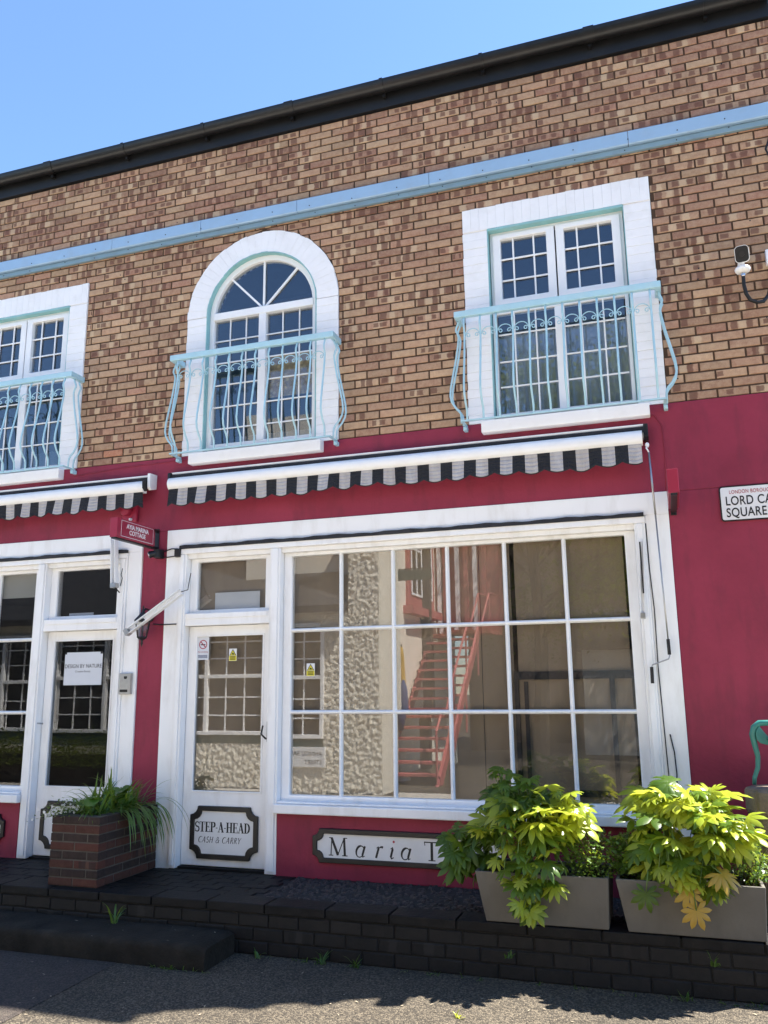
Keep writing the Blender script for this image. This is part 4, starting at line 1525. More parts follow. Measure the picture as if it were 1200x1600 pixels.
# STEP-A-HEAD plaque on the right door
pq, yl = plaque('door_sign', 'white sign with black rim and the words STEP-A-HEAD on the white door', -3.905, -3.275, 0.395, 0.812, 0.040, 0.07, 0.040)
xe = -3.862
for ch_l in 'STEP-A-HEAD':
    b = MB()
    xe = stroke_text(b, [ch_l], xe, 0.606, 0.080, yl, gap=0.0, wx=0.985)
    b.build('letter', M['ink'], pq, recalc=False)
b = MB()
stroke_text(b, ['C', 'Ai', 'Si', 'Hi', ' ', '&', ' ', 'C', 'Ai', 'R', 'R', 'Y'], -3.828, 0.522, 0.048, yl, shear=0.22, gap=0.09, wx=1.0, wt=1.3)
b.build('lettering', M['ink'], pq, recalc=False)
b = MB()
for sx in (-3.82, -3.36):
    for sz in (0.46, 0.745):
        b.lathe([(0.006, yl - 0.003), (0.006, yl)], sx, sz, 8, 'y')
b.build('screws', M['black_iron'], pq)
# Maria T... plaque under the shop window
pq, yl = plaque('name_board', 'long white board with black rim and the lettering Maria T, partly behind leaves', -2.755, -1.22, 0.435, 0.688, -0.036, 0.055, 0.038)
b = MB()
for gl_, gx_ in (('M', -2.620), ('a', -2.400), ('r', -2.245), ('i', -2.128), ('a', -2.032), ('Tr', -1.846)):
    b = MB()
    stroke_text(b, [gl_], gx_, 0.490, 0.134, yl, shear=0.16 if gl_ in 'aria' else 0.0, wx=1.2, wt=1.35)
    b.build('letter', M['ink'], pq, recalc=False)
b = MB()
b.lathe([(0.009, yl - 0.002), (0.009, yl)], -2.085, 0.612, 12, 'y')
b.build('red_dot', M['ink_red'], pq)
# plaques of the left shop
pq, yl = plaque('door_sign', 'white sign with black rim on the left door, half hidden by the brick planter', -5.440, -4.84, 0.400, 0.806, 0.040, 0.07, 0.040)
b = MB()
for sx in (-5.36, -4.92):
    for sz in (0.46, 0.745):
        b.lathe([(0.006, yl - 0.003), (0.006, yl)], sx, sz, 8, 'y')
b.build('screws', M['black_iron'], pq)
plaque('name_board', 'black rimmed board under the left shop window, cut off by the picture edge', -8.0, -5.765, 0.435, 0.688, -0.036, 0.055, 0.038)

# ------------------------------------------------------------------ signs
ss = thing('street_sign', 'white street nameplate reading LORD CA, black edged, on the crimson wall', 'sign', (0.8, -0.012, 2.93))


def rrect(x0, x1, z0, z1, r, n=4):
    P = []
    for (cx, cz, a0) in ((x1 - r, z1 - r, 0), (x0 + r, z1 - r, 90), (x0 + r, z0 + r, 180), (x1 - r, z0 + r, 270)):
        P += [(cx + r * math.cos(R(a0 + 90 * k / n)), cz + r * math.sin(R(a0 + 90 * k / n))) for k in range(n + 1)]
    return P


b = MB()
b.prism(rrect(0.455, 1.17, 2.925, 3.185, 0.022), -0.026, -0.012)
b.build('backing', M['sign_black'], ss)
b = MB()
b.prism(rrect(0.464, 1.161, 2.934, 3.176, 0.016), -0.0285, -0.026)
b.build('plate', M['sign_white'], ss)
text('lettering', 'LONDON BOROUGH', 0.040, (0.522, -0.0292, 3.126), M['ink_red'], ss, spacing=1.08, xs=0.72)
text('lettering', 'LORD CA', 0.094, (0.492, -0.0292, 3.042), M['ink'], ss, spacing=1.06, bold=0.0012, xs=0.74)
text('lettering', 'SQUARE', 0.094, (0.492, -0.0292, 2.955), M['ink'], ss, spacing=1.06, bold=0.0012, xs=0.74)


def hanging_sign(x, words, label, zc=3.03):
    """crimson box sign standing out at right angles to the wall; face towards +x"""
    r = thing('projecting_sign', label, 'sign', (x, -0.012, zc), 'crimson projecting box signs')
    b = MB()
    b.box(x - 0.072, x, -0.655, -0.115, zc, zc + 0.168)
    b.build('box', M['crimson_sign'], r, bevel=0.003)
    b = MB()
    for z in (zc + 0.148, zc - 0.012):
        b.box(x - 0.05, x - 0.02, -0.13, -0.012, z, z + 0.022)
    b.box(x - 0.056, x - 0.014, -0.018, -0.011, zc - 0.03, zc + 0.18)
    b.box(x - 0.056, x - 0.014, -0.655, -0.10, zc - 0.014, zc + 0.0)
    b.build('bracket', M['black_iron'], r)
    if words:
        b = MB()
        for (y0, y1, z0, z1) in ((-0.60, -0.13, zc + 0.150, zc + 0.1535), (-0.60, -0.13, zc + 0.016, zc + 0.0195), (-0.60, -0.5965, zc + 0.016, zc + 0.1535), (-0.1335, -0.13, zc + 0.016, zc + 0.1535)):
            b.box(x, x + 0.0008, y0, y1, z0, z1)
        b.build('border_line', M['ink_white'], r)
        for i, wd in enumerate(words):
            text('lettering', wd, 0.056, (x + 0.0012, -0.365, zc + 0.094 - 0.050 * i), M['ink_white'], r, rotz=R(90), align='CENTER', bold=0.0008, xs=0.92)
    return r


hanging_sign(-4.30, ['AYIA MARINA', 'COTTAGE'], 'crimson projecting box sign reading AYIA MARINA COTTAGE in white')
hanging_sign(0.165, None, 'crimson projecting box sign seen edge-on above the right corner of the shopfront')

# ------------------------------------------------------------------ papers and stickers on the glass
p = thing('door_notice', 'white paper notice reading DESIGN BY NATURE taped inside the left door glass', 'notice', (-5.11, 0.05, 1.82))
b = MB()
b.box(-5.315, -4.90, 0.0525, 0.0535, 1.82, 2.118)
b.build('sheet', M['paper'], p)
text('lettering', 'DESIGN BY NATURE', 0.049, (-5.108, 0.0518, 1.975), M['ink'], p, align='CENTER', thick=0.0002, xs=0.92)
text('lettering', 'Creative florists', 0.026, (-5.108, 0.0518, 1.935), M['ink_grey'], p, align='CENTER', thick=0.0002)
b = MB()
b.box(-5.315, -5.295, 0.0515, 0.0525, 2.100, 2.120)
b.box(-4.925, -4.90, 0.0515, 0.0525, 2.100, 2.120)
b.build('tape', M['black_strip'], p)


def sticker_warn(cx, cz, label):
    r = thing('warning_sticker', label, 'sticker', (cx, 0.05, cz - 0.05), 'small yellow camera warning stickers')
    b = MB()
    b.box(cx - 0.037, cx + 0.037, 0.0522, 0.053, cz - 0.052, cz + 0.052)
    b.build('backing', M['sign_white'], r)
    b = MB()
    b.box(cx - 0.035, cx + 0.035, 0.0514, 0.0522, cz - 0.05, cz - 0.008)
    b.build('yellow_panel', M['yellow'], r)
    b = MB()
    b.prism([(cx - 0.033, cz - 0.006), (cx + 0.033, cz - 0.006), (cx, cz + 0.048)], 0.0515, 0.0522)
    b.build('black_triangle', M['ink'], r)
    b = MB()
    b.prism([(cx - 0.024, cz - 0.002), (cx + 0.024, cz - 0.002), (cx, cz + 0.038)], 0.0508, 0.0515)
    b.build('yellow_triangle', M['yellow'], r)
    b = MB()
    b.prism([(cx - 0.012, cz + 0.004), (cx + 0.008, cz + 0.0), (cx + 0.014, cz + 0.010), (cx - 0.004, cz + 0.018)], 0.0502, 0.0508)
    for i in range(3):
        b.box(cx - 0.026, cx + 0.026, 0.0507, 0.0514, cz - 0.020 - 0.011 * i, cz - 0.014 - 0.011 * i)
    b.build('print', M['ink'], r)


sticker_warn(-3.563, 2.06, 'small yellow and black camera warning sticker on the door glass')
sticker_warn(-2.83, 1.92, 'small yellow and black camera warning sticker on the left column of window panes')
r = thing('no_smoking_sticker', 'pale no smoking sticker with red ring in the top left corner of the door glass', 'sticker', (-3.855, 0.05, 2.02))
b = MB()
b.box(-3.918, -3.800, 0.0525, 0.0533, 2.022, 2.222)
b.build('backing', M['paper'], r)
b = MB()
oc = [(-3.858 + 0.040 * math.cos(2 * math.pi * k / 24), 2.155 + 0.040 * math.sin(2 * math.pi * k / 24)) for k in range(24)]
ic = [(-3.858 + 0.032 * math.cos(2 * math.pi * k / 24), 2.155 + 0.032 * math.sin(2 * math.pi * k / 24)) for k in range(24)]
b.ring(oc, ic, 0.0517, 0.0525)
b.prism([(-3.888, 2.180), (-3.882, 2.186), (-3.828, 2.130), (-3.834, 2.124)], 0.0514, 0.0524)
b.build('red_ring', M['ink_red'], r)
b = MB()
b.box(-3.882, -3.836, 0.0519, 0.0525, 2.149, 2.158)
b.build('cigarette', M['ink'], r)
text('lettering', 'No smoking', 0.02, (-3.859, 0.0519, 2.085), M['ink_red'], r, align='CENTER', thick=0.0002)
b = MB()
for z in (2.058, 2.048, 2.038):
    b.box(-3.905, -3.813, 0.0519, 0.0525, z, z + 0.005)
b.build('print', M['navy'], r)
o = MB()
o.box(-3.765, -3.325, 0.0725, 0.0735, 2.455, 2.607)
tag(o.build('blank_paper', M['paper']), 'blank pale sheet of paper standing in the light above the right door', 'paper')

# ------------------------------------------------------------------ fittings
r = thing('intercom', 'grey metal door intercom on the white post of the left shop', 'intercom', (-4.567, -0.028, 1.73))
b = MB()
b.box(-4.626, -4.508, -0.062, -0.028, 1.733, 1.917)
b.build('case', M['steel'], r, bevel=0.004)
b = MB()
b.prism([(-4.578, 1.89), (-4.545, 1.89), (-4.545, 1.875), (-4.552, 1.866), (-4.571, 1.866), (-4.578, 1.875)], -0.0635, -0.061)
b.build('camera_eye', M['black_gloss'], r)
b = MB()
b.box(-4.615, -4.535, -0.0635, -0.061, 1.752, 1.775)
b.build('name_slot', M['black_gloss'], r)

r = thing('alarm_bell', 'round red fire alarm bell on the crimson wall under the left awning', 'alarm', (-4.60, -0.012, 3.30))
b = MB()
b.box(-4.70, -4.545, -0.05, -0.012, 3.29, 3.46)
b.build('back_plate', M['red_alarm'], r, bevel=0.008)
b = MB()
b.lathe([(0.052, -0.05), (0.052, -0.085), (0.045, -0.098), (0.02, -0.104)], -4.645, 3.395, 20, 'y')
autosmooth(b.build('bell', M['red_alarm'], r))
b = MB()
b.lathe([(0.013, -0.05), (0.013, -0.07), (0.008, -0.078)], -4.60, 3.312, 12, 'y')
b.build('lamp', M['paper'], r)

r = thing('spotlight', 'small black spotlight wired to the crimson pier beside the cottage sign', 'spotlight', (-4.29, -0.012, 2.94))
b = MB()
b.box(-4.312, -4.255, -0.10, -0.010, 2.93, 3.01)
b.build('housing', M['black_iron'], r, bevel=0.006)
b = MB()
b.tube([(-4.30, -0.08, 2.975), (-4.345, -0.12, 2.955)], [0.026, 0.032], 14)
b.build('barrel', M['black_gloss'], r)
b = MB()
b.tube([(-4.344, -0.1195, 2.9555), (-4.347, -0.122, 2.954)], 0.024, 14)
b.build('lens', M['chrome'], r)
b = MB()
b.tube([(-4.256, -0.03, 2.99), (-4.21, -0.04, 3.0), (-4.16, -0.04, 3.012), (-4.10, -0.035, 3.008)], 0.005, 6)
b.tube([(-4.256, -0.03, 2.94), (-4.20, -0.035, 2.938), (-4.11, -0.035, 2.945)], 0.005, 6)
b.build('wire', M['cable'], r, smooth=True)
o = MB()
o.box(-4.112, -4.055, -0.075, -0.029, 2.93, 3.004)
tag(o.build('junction_box', M['black_iron'], bevel=0.006), 'small black junction box at the top left corner of the right shopfront', 'box')

# wall lantern
r = thing('wall_lantern', 'black wall lantern with glass panes on the crimson pier between the shops', 'lantern', (-4.37, -0.012, 2.15))
lx, ly = -4.365, -0.13
b = MB()
b.lathe([(0.004, 2.50), (0.010, 2.49), (0.006, 2.475), (0.016, 2.462), (0.016, 2.445), (0.040, 2.415), (0.078, 2.375), (0.082, 2.362), (0.070, 2.355)], lx, ly, 6)
b.build('cap', M['black_iron'], r)
b = MB()
for k in range(6):
    a = math.pi / 3 * k
    b.tube([(lx + 0.066 * math.cos(a), ly + 0.066 * math.sin(a), 2.356), (lx + 0.042 * math.cos(a), ly + 0.042 * math.sin(a), 2.225)], 0.005, 6)
b.lathe([(0.048, 2.228), (0.05, 2.222), (0.030, 2.205), (0.012, 2.198), (0.010, 2.178), (0.014, 2.170), (0.005, 2.150), (0.002, 2.138)], lx, ly, 6)
b.build('cage', M['black_iron'], r)
b = MB()
b.lathe([(0.062, 2.354), (0.038, 2.227)], lx, ly, 6)
b.build('glass', M['glass_lamp'], r)
b = MB()
b.tube([(lx, -0.012, 2.40), (lx, -0.05, 2.47), (lx, -0.10, 2.475), (lx, -0.13, 2.44)], 0.009, 8)
b.lathe([(0.034, -0.024), (0.034, -0.012)], lx, 2.40, 12, 'y')
b.build('bracket', M['black_iron'], r)
b = MB()
b.tube([(lx + 0.03, -0.016, 2.345), (-4.25, -0.02, 2.335), (-4.215, -0.035, 2.335), (-4.085, -0.035, 2.335)], 0.005, 6)
b.build('wire', M['cable'], r, smooth=True)

# bullet security camera on its conduit
r = thing('security_camera', 'white bullet security camera with black hooked conduit high on the brick wall', 'camera', (0.80, 0.0, 4.60))
cdir = Vector((-0.12, -0.86, -0.40)).normalized()
cen = Vector((0.762, -0.20, 4.915))


def orient(dirv):
    z = dirv.normalized()
    xax = z.cross(Vector((0, 0, 1))).normalized()
    yax = xax.cross(z)
    return xax, yax, z


xa, ya, za = orient(cdir)


def sweep(rect_r, z0, z1, scale1=1.0):
    b = MB()
    P = rrect(-0.050, 0.050, -0.062, 0.062, rect_r)
    vs = [cen + xa * u + ya * v + za * z0 for u, v in P] + [cen + xa * u * scale1 + ya * v * scale1 + za * z1 for u, v in P]
    n = len(P)
    b.add(vs, [tuple(range(n)), tuple(range(2 * n - 1, n - 1, -1))] + [(i, (i + 1) % n, n + (i + 1) % n, n + i) for i in range(n)])
    return b


autosmooth(sweep(0.030, -0.15, 0.03).build('body', M['pvc'], r))
b = MB()
P = rrect(-0.046, 0.046, -0.058, 0.058, 0.026)
vs = [cen + xa * u + ya * v + za * 0.029 for u, v in P] + [cen + xa * u + ya * v + za * 0.034 for u, v in P]
n = len(P)
b.add(vs, [tuple(range(n)), tuple(range(2 * n - 1, n - 1, -1))] + [(i, (i + 1) % n, n + (i + 1) % n, n + i) for i in range(n)])
b.build('front_glass', M['cable'], r)
b = MB()
b.tube([tuple(cen + za * 0.0335), tuple(cen + za * 0.038)], 0.020, 16)
b.build('lens', M['black_iron'], r)
b = MB()
b.lathe([(0.034, 4.770), (0.052, 4.782), (0.056, 4.800), (0.050, 4.812)], 0.757, -0.185, 20)
b.box(0.735, 0.78, -0.16, 0.0, 4.845, 4.885)
b.build('mount', M['pvc'], r, bevel=0.006)
b = MB()
b.lathe([(0.016, 4.775), (0.016, 4.745), (0.013, 4.74)], 0.757, -0.185, 12)
b.build('gland', M['chrome'], r)
b = MB()
pth = [(0.757, -0.185, 4.75), (0.755, -0.185, 4.67), (0.765, -0.18, 4.60), (0.79, -0.165, 4.555), (0.835, -0.14, 4.54), (0.885, -0.105, 4.555), (0.93, -0.065, 4.62), (0.965, -0.03, 4.74), (0.97, -0.015, 4.86)]
b.tube(pth, 0.0135, 10)
autosmooth(b.build('conduit', M['cable'], r))
o = MB()
o.box(0.945, 1.06, -0.05, 0.0, 4.88, 5.0)
tag(o.build('junction_box', M['pvc'], bevel=0.006), 'white junction box on the brick wall beside the security camera', 'box')
o = MB()
o.tube([(1.17, -0.012, 6.06), (1.08, -0.02, 5.98), (1.035, -0.02, 5.86), (1.06, -0.02, 5.76), (1.12, -0.02, 5.72), (1.19, -0.015, 5.70)], 0.008, 8)
tag(o.build('cable_loop', M['cable'], smooth=True), 'loop of black cable on the brick wall at the right edge', 'cable')
o = MB()
o.tube([(-0.075, -0.03, 2.95), (-0.072, -0.032, 2.6), (-0.06, -0.032, 2.3), (-0.065, -0.032, 1.9), (-0.055, -0.032, 1.4), (-0.045, -0.032, 0.9), (-0.045, -0.032, 0.4)], 0.004, 6)
tag(o.build('wall_cable', M['cable'], smooth=True), 'thin dark cable running down the right white shopfront post', 'cable')
o = MB()
o.tube([(-0.02, -0.032, 1.42), (0.0, -0.04, 1.3), (0.005, -0.04, 1.15), (-0.01, -0.034, 0.95)], 0.005, 6)
tag(o.build('loose_cable', M['cable'], smooth=True), 'short loose black cable end curving over the lower right white post', 'cable')

# ------------------------------------------------------------------ brick planter box by the left door
BX0, BX1, BY0, BY1 = -4.61, -4.17, -0.835, -0.06
nC, ch = 8, 0.0635
bp_ = thing('brick_planter', 'brick planter box of alternating dark and red courses between the two doors', 'planter', ((BX0 + BX1) / 2, (BY0 + BY1) / 2, ZT))
b = MB()
zt = ZT + nC * ch
b.ring([(BX0 + .006, 0), (BX1 - .006, 0), (BX1 - .006, 1), (BX0 + .006, 1)], [(BX0 + .09, 0), (BX1 - .09, 0), (BX1 - .09, 1), (BX0 + .09, 1)], 0, 0) if False else None
b.box(BX0 + .006, BX1 - .006, BY0 + .006, BY1, ZT, zt - 0.06)
b.box(BX0 + .006, BX1 - .006, BY0 + .006, BY0 + 0.1, zt - 0.06, zt - 0.004)
b.box(BX0 + .006, BX1 - .006, BY1 - 0.1, BY1, zt - 0.06, zt - 0.004)
b.box(BX0 + .006, BX0 + 0.1, BY0 + 0.1, BY1 - 0.1, zt - 0.06, zt - 0.004)
b.box(BX1 - 0.1, BX1 - .006, BY0 + 0.1, BY1 - 0.1, zt - 0.06, zt - 0.004)
core = b.build('core', M['mortar_box'], bp_)
b = MB()
b.box(BX0 + .1, BX1 - .1, BY0 + .1, BY1 - .1, zt - 0.06, zt - 0.03)
b.build('soil', M['soil'], bp_)


def wall_bricks(k, length, half):
    """intervals along one face for a course"""
    out, x = [], 0.0
    first = 0.105 if half else 0.215
    while x < length - 0.02:
        e = min(x + first, length)
        if length - e < 0.05: e = length
        out.append((x, e))
        x = e + 0.010
        first = 0.215
    return out


for k in range(nC):
    z0 = ZT + 0.003 + k * ch
    z1 = z0 + ch - 0.009
    dark = (k % 2 == 1)
    for (a, c_) in wall_bricks(k, BX1 - BX0, k % 2):
        g0 = rnd4()
        mb = MB()
        brick_geo(mb, BX0 + a, BX0 + c_, BX0 + a, BX0 + c_, z0, z1, BY0, BY0 + 0.095, (g0[0] * 0.4 if dark else 0.6 + 0.4 * g0[0], *g0[1:]), 0.004, 0.002)
        mb.build('brick', M['brick_box'], bp_, recalc=False)
    for face in (1, -1):
        for (a, c_) in wall_bricks(k, BY1 - BY0 - 0.105, (k + 1) % 2):
            g0 = rnd4()
            mb = MB()
            brick_geo(mb, a, c_, a, c_, z0, z1, 0.0, 0.095, (g0[0] * 0.4 if dark else 0.6 + 0.4 * g0[0], *g0[1:]), 0.004, 0.002)
            if face == 1:      # turn the brick on to the face looking +x: local x -> +y, local y -> -x
                mb.v = [(BX1 - v[1], BY0 + 0.105 + v[0], v[2]) for v in mb.v]
            else:
                mb.v = [(BX0 + v[1], BY0 + 0.105 + v[0], v[2]) for v in mb.v]
            mb.build('brick', M['brick_box'], bp_, recalc=True)


# ------------------------------------------------------------------ plants
def strap_leaf(mb, base, az, length, lift, droop, w, n=7, twist=0.0):
    p = Vector(base)
    d = Vector((math.cos(az) * math.cos(lift), math.sin(az) * math.cos(lift), math.sin(lift)))
    side = Vector((-math.sin(az), math.cos(az), 0))
    pts = [p.copy()]
    for i in range(n):
        p = p + d * (length / n)
        d = (d + Vector((0, 0, -droop / n))).normalized()
        pts.append(p.copy())
    vs = []
    for i, q in enumerate(pts):
        t_ = i / n
        ww = w * (math.sin(math.pi * min(1, 0.25 + 0.75 * t_)) ** 0.7 if t_ < 0.98 else 0.05)
        vs += [q - side * ww, q + Vector((0, 0, -ww * 0.35)), q + side * ww]
    fs = []
    for i in range(n):
        a = 3 * i
        fs += [(a, a + 1, a + 4, a + 3), (a + 1, a + 2, a + 5, a + 4)]
    mb.add(vs, fs)


g = random.Random(21)
pl = thing('strap_leaved_plant', 'clump of green strap leaves and round leaves filling the brick planter box', 'plant', (-4.39, -0.45, zt - 0.03))
for i in range(170):
    mb = MB()
    bx, by = g.uniform(-4.54, -4.22), g.uniform(-0.74, -0.16)
    az = g.uniform(0, 2 * math.pi)
    strap_leaf(mb, (bx, by, zt - 0.03), az, g.uniform(0.16, 0.36), g.uniform(0.5, 1.25), g.uniform(0.8, 2.4), g.uniform(0.006, 0.011))
    mb.build('leaf', M['leaf_strap'], pl, recalc=False, smooth=True)
for i in range(70):
    mb = MB()
    strap_leaf(mb, (g.uniform(-4.52, -4.24), g.uniform(-0.72, -0.2), zt - 0.03), g.uniform(0, 6.28), g.uniform(0.24, 0.42), g.uniform(0.8, 1.4), g.uniform(0.8, 2.6), g.uniform(0.006, 0.010), 8)
    mb.build('leaf', M['leaf_strap'], pl, recalc=False, smooth=True)
for i in range(4):
    mb = MB()
    strap_leaf(mb, (g.uniform(-4.45, -4.36), g.uniform(-0.6, -0.4), zt - 0.03), g.uniform(1.4, 2.2), g.uniform(0.3, 0.38), 1.45, 0.4, 0.010)
    mb.build('leaf', M['leaf_strap'], pl, recalc=False, smooth=True)
for i in range(40):                          # the tuft spilling over the right side
    mb = MB()
    bx, by = g.uniform(-4.28, -4.20), g.uniform(-0.55, -0.12)
    strap_leaf(mb, (bx, by, zt - 0.02), g.uniform(-0.7, 0.5), g.uniform(0.36, 0.56), g.uniform(0.25, 0.8), g.uniform(2.8, 4.2), g.uniform(0.005, 0.009), 9)
    mb.build('leaf', M['leaf_strap'], pl, recalc=False, smooth=True)


def round_leaf_mesh(name, m):
    b = MB()
    n = 12
    vs = [(0, 0, 0.006)]
    for k in range(n):
        a = 2 * math.pi * k / n
        rr = 1 - 0.12 * math.cos(a)
        vs.append((0.5 * rr * math.cos(a) + 0.45, 0.42 * rr * math.sin(a), -0.06 * math.cos(a) ** 2 + 0.03 * math.sin(2 * a)))
    vs[0] = (0.45, 0, -0.05)
    b.add(vs, [(0, 1 + k, 1 + (k + 1) % n) for k in range(n)])
    me = bpy.data.meshes.new(name)
    me.from_pydata(b.v, [], b.f)
    me.polygons.foreach_set('use_smooth', [True] * len(me.polygons))
    me.materials.append(m)
    return me


rl = round_leaf_mesh('round_leaf', M['leaf_round'])


def place(me, name, parent, pos, direction, normal, size, roll=0.0):
    """put a shared leaf mesh: local +x along direction, local +z along normal"""
    x = Vector(direction).normalized()
    z = Vector(normal)
    z = (z - x * z.dot(x))
    z = z.normalized() if z.length > 1e-4 else x.orthogonal().normalized()
    y = z.cross(x)
    o = bpy.data.objects.new(name, me)
    COL.objects.link(o)
    off = Vector((0, 0, 0))
    p_ = parent
    while p_:
        off += p_.location
        p_ = p_.parent
    o.parent = parent
    pos = Vector(pos) - off
    o.matrix_local = Matrix(((x.x * size, y.x * size, z.x * size, pos.x), (x.y * size, y.y * size, z.y * size, pos.y), (x.z * size, y.z * size, z.z * size, pos.z), (0, 0, 0, 1)))
    return o


for i in range(26):
    a = g.uniform(0, 2 * math.pi)
    d = Vector((math.cos(a), math.sin(a), g.uniform(-0.5, 0.5)))
    place(rl, 'leaf', pl, (g.uniform(-4.52, -4.25), g.uniform(-0.78, -0.2), zt + g.uniform(0.02, 0.14)), d, (g.uniform(-.3, .3), -0.5, 1), g.uniform(0.08, 0.15))

pf_ = thing('flowering_plant', 'low trailing plant with tiny white flowers over the left corner of the brick planter', 'plant', (-4.56, -0.72, zt - 0.02))
lf, fl = MB(), MB()
for i in range(330):
    c = Vector((g.gauss(-4.60, 0.075), g.gauss(-0.74, 0.09), zt + abs(g.gauss(0.02, 0.05)) - 0.01))
    if c.x < BX0: c.z -= (BX0 - c.x) * 0.35
    a, e = g.uniform(0, 6.28), g.uniform(-0.4, 0.9)
    d = Vector((math.cos(a) * math.cos(e), math.sin(a) * math.cos(e), math.sin(e)))
    s_ = d.cross(Vector((0, 0, 1))).normalized() * 0.008
    L = g.uniform(0.016, 0.03)
    lf.add([c, c + d * L * 0.5 + s_, c + d * L, c + d * L * 0.5 - s_], [(0, 1, 2, 3)])
    if i % 9 == 0:
        q = c + Vector((0, -0.012, 0.012))
        for k in range(5):
            t_ = 2 * math.pi * k / 5
            e1, e2 = Vector((math.cos(t_), 0.2, math.sin(t_))) * 0.009, Vector((math.cos(t_ + 0.7), 0.2, math.sin(t_ + 0.7))) * 0.008
            fl.add([q, q + e1, q + (e1 + e2) * 0.8, q + e2], [(0, 1, 2, 3)])
sm = MB()
for i in range(10):
    q = Vector((g.uniform(-4.58, -4.5), g.uniform(-0.75, -0.6), zt - 0.03))
    sm.tube([q, q + Vector((-0.04, -0.03, 0.05)), q + Vector((-0.10, -0.06, 0.04))], 0.003, 5)
sm.build('stem', M['stem'], pf_, smooth=True)
tag(lf.build('leaves', M['leaf_small'], pf_, recalc=False), kind='stuff')
tag(fl.build('flowers', M['petal'], pf_, recalc=False), kind='stuff')


# --- fatsia: palmate leaves
def palmate(name, m, lobes=8, seed=0, droop=0.25):
    q = random.Random(seed)
    vs, fs = [(0.0, 0.0, 0.0)], []
    span = 255
    A = [(-span / 2 + span * k / (lobes - 1)) + q.uniform(-4, 4) for k in range(lobes)]
    Ls = [(0.62 + 0.40 * math.cos(R(a) * 0.55)) * q.uniform(0.92, 1.06) for a in A]
    gap = span / (lobes - 1)

    def zz(r, a):
        return -droop * r * r + 0.02 * math.sin(a * 3 + seed)

    def P(r, a, lift=0.0):
        vs.append((r * math.cos(R(a)), r * math.sin(R(a)), zz(r, R(a)) + lift))
        return len(vs) - 1
    for a, L in zip(A, Ls):
        v0 = P(0.40, a - gap * 0.5, -0.015)
        m0 = P(0.64 * L, a - gap * 0.42, -0.03)
        t0 = P(0.82 * L, a - gap * 0.25, -0.035)
        tip = P(1.0 * L, a, -0.07)
        t1 = P(0.82 * L, a + gap * 0.25, -0.035)
        m1 = P(0.64 * L, a + gap * 0.42, -0.03)
        v1 = P(0.40, a + gap * 0.5, -0.015)
        c = P(0.45 * L, a, 0.03)
        c2 = P(0.78 * L, a, 0.015)
        fs += [(0, v0, c), (v0, m0, c), (m0, c2, c), (m0, t0, c2), (t0, tip, c2), (tip, t1, c2), (t1, m1, c2), (m1, c, c2), (m1, v1, c), (v1, 0, c)]
    me = bpy.data.meshes.new(name)
    me.from_pydata(vs, [], fs)
    me.polygons.foreach_set('use_smooth', [True] * len(me.polygons))
    me.materials.append(m)
    return me


LEAF = {k: [palmate('palmate_leaf', M[k], q, s, dr) for q, s, dr in ((8, 1, 0.22), (9, 2, 0.38), (7, 3, 0.10), (8, 4, 0.55))] for k in ('leaf', 'leaf_sunlit', 'leaf_yellow')}


def fatsia(label, base, targets, seed):
    """targets: list of (centre, radii, number, size, share in sunlit colour) clouds of leaves"""
    q = random.Random(seed)
    r = thing('fatsia_plant', label, 'plant', base, 'fatsia plants in the stone planters')
    stems = MB()
    bv = Vector(base)
    hubs = []
    for k in range(7):
        a = q.uniform(0, 6.28)
        hgt = q.uniform(0.12, 0.34)
        e = bv + Vector((0.16 * math.cos(a), 0.07 * math.sin(a) - 0.02, hgt))
        stems.tube([bv + Vector((0.06 * math.cos(a), 0.04 * math.sin(a), -0.02)), (bv + e) / 2 + Vector((0.02, 0, 0.03)), e], [0.012, 0.010, 0.008], 6)
        hubs.append(e)
    for (c, rad, num, size, light) in targets + [(c, [x * 0.95 for x in rad], int(num * 0.75), size * 0.68, light) for (c, rad, num, size, light) in targets]:
        c = Vector(c)
        for i in range(num):
            while True:
                u = Vector((q.uniform(-1, 1), q.uniform(-1, 1), q.uniform(-1, 1)))
                if 0.25 < u.length < 1: break
            p = c + Vector((u.x * rad[0], u.y * rad[1], u.z * rad[2]))
            out = Vector((p.x - bv.x, (p.y - bv.y) * 1.1, 0.0))
            if out.length < 0.02: out = Vector((q.uniform(-1, 1), -1, 0))
            out.normalize()
            tilt = q.uniform(-0.45, 0.55) + max(0, (bv.z + 0.30 - p.z)) * 1.4
            dr = (out * 0.8 + Vector((q.uniform(-.9, .9), q.uniform(-.8, .5), 0)))
            dr.normalize()
            d = dr * math.cos(tilt) + Vector((0, 0, -math.sin(tilt)))
            nrm = Vector((q.uniform(-0.55, 0.6), q.uniform(-0.95, 0.15), 1.0)) + dr * 0.35
            k = 'leaf_sunlit' if q.random() < light else 'leaf'
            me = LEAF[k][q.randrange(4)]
            place(me, 'leaf', r, p, d, nrm, size * q.choice((0.55, 0.75, 0.9, 1.0, 1.05)) * q.uniform(0.85, 1.08) * 0.94)
            h = min(hubs, key=lambda e: (e - p).length)
            mid = (h + p) / 2 + Vector((0, 0, 0.03 + 0.05 * q.random()))
            stems.tube([h, mid, p], [0.0045, 0.004, 0.003], 5)
    stems.build('stem', M['stem'], r, smooth=True)
    return r


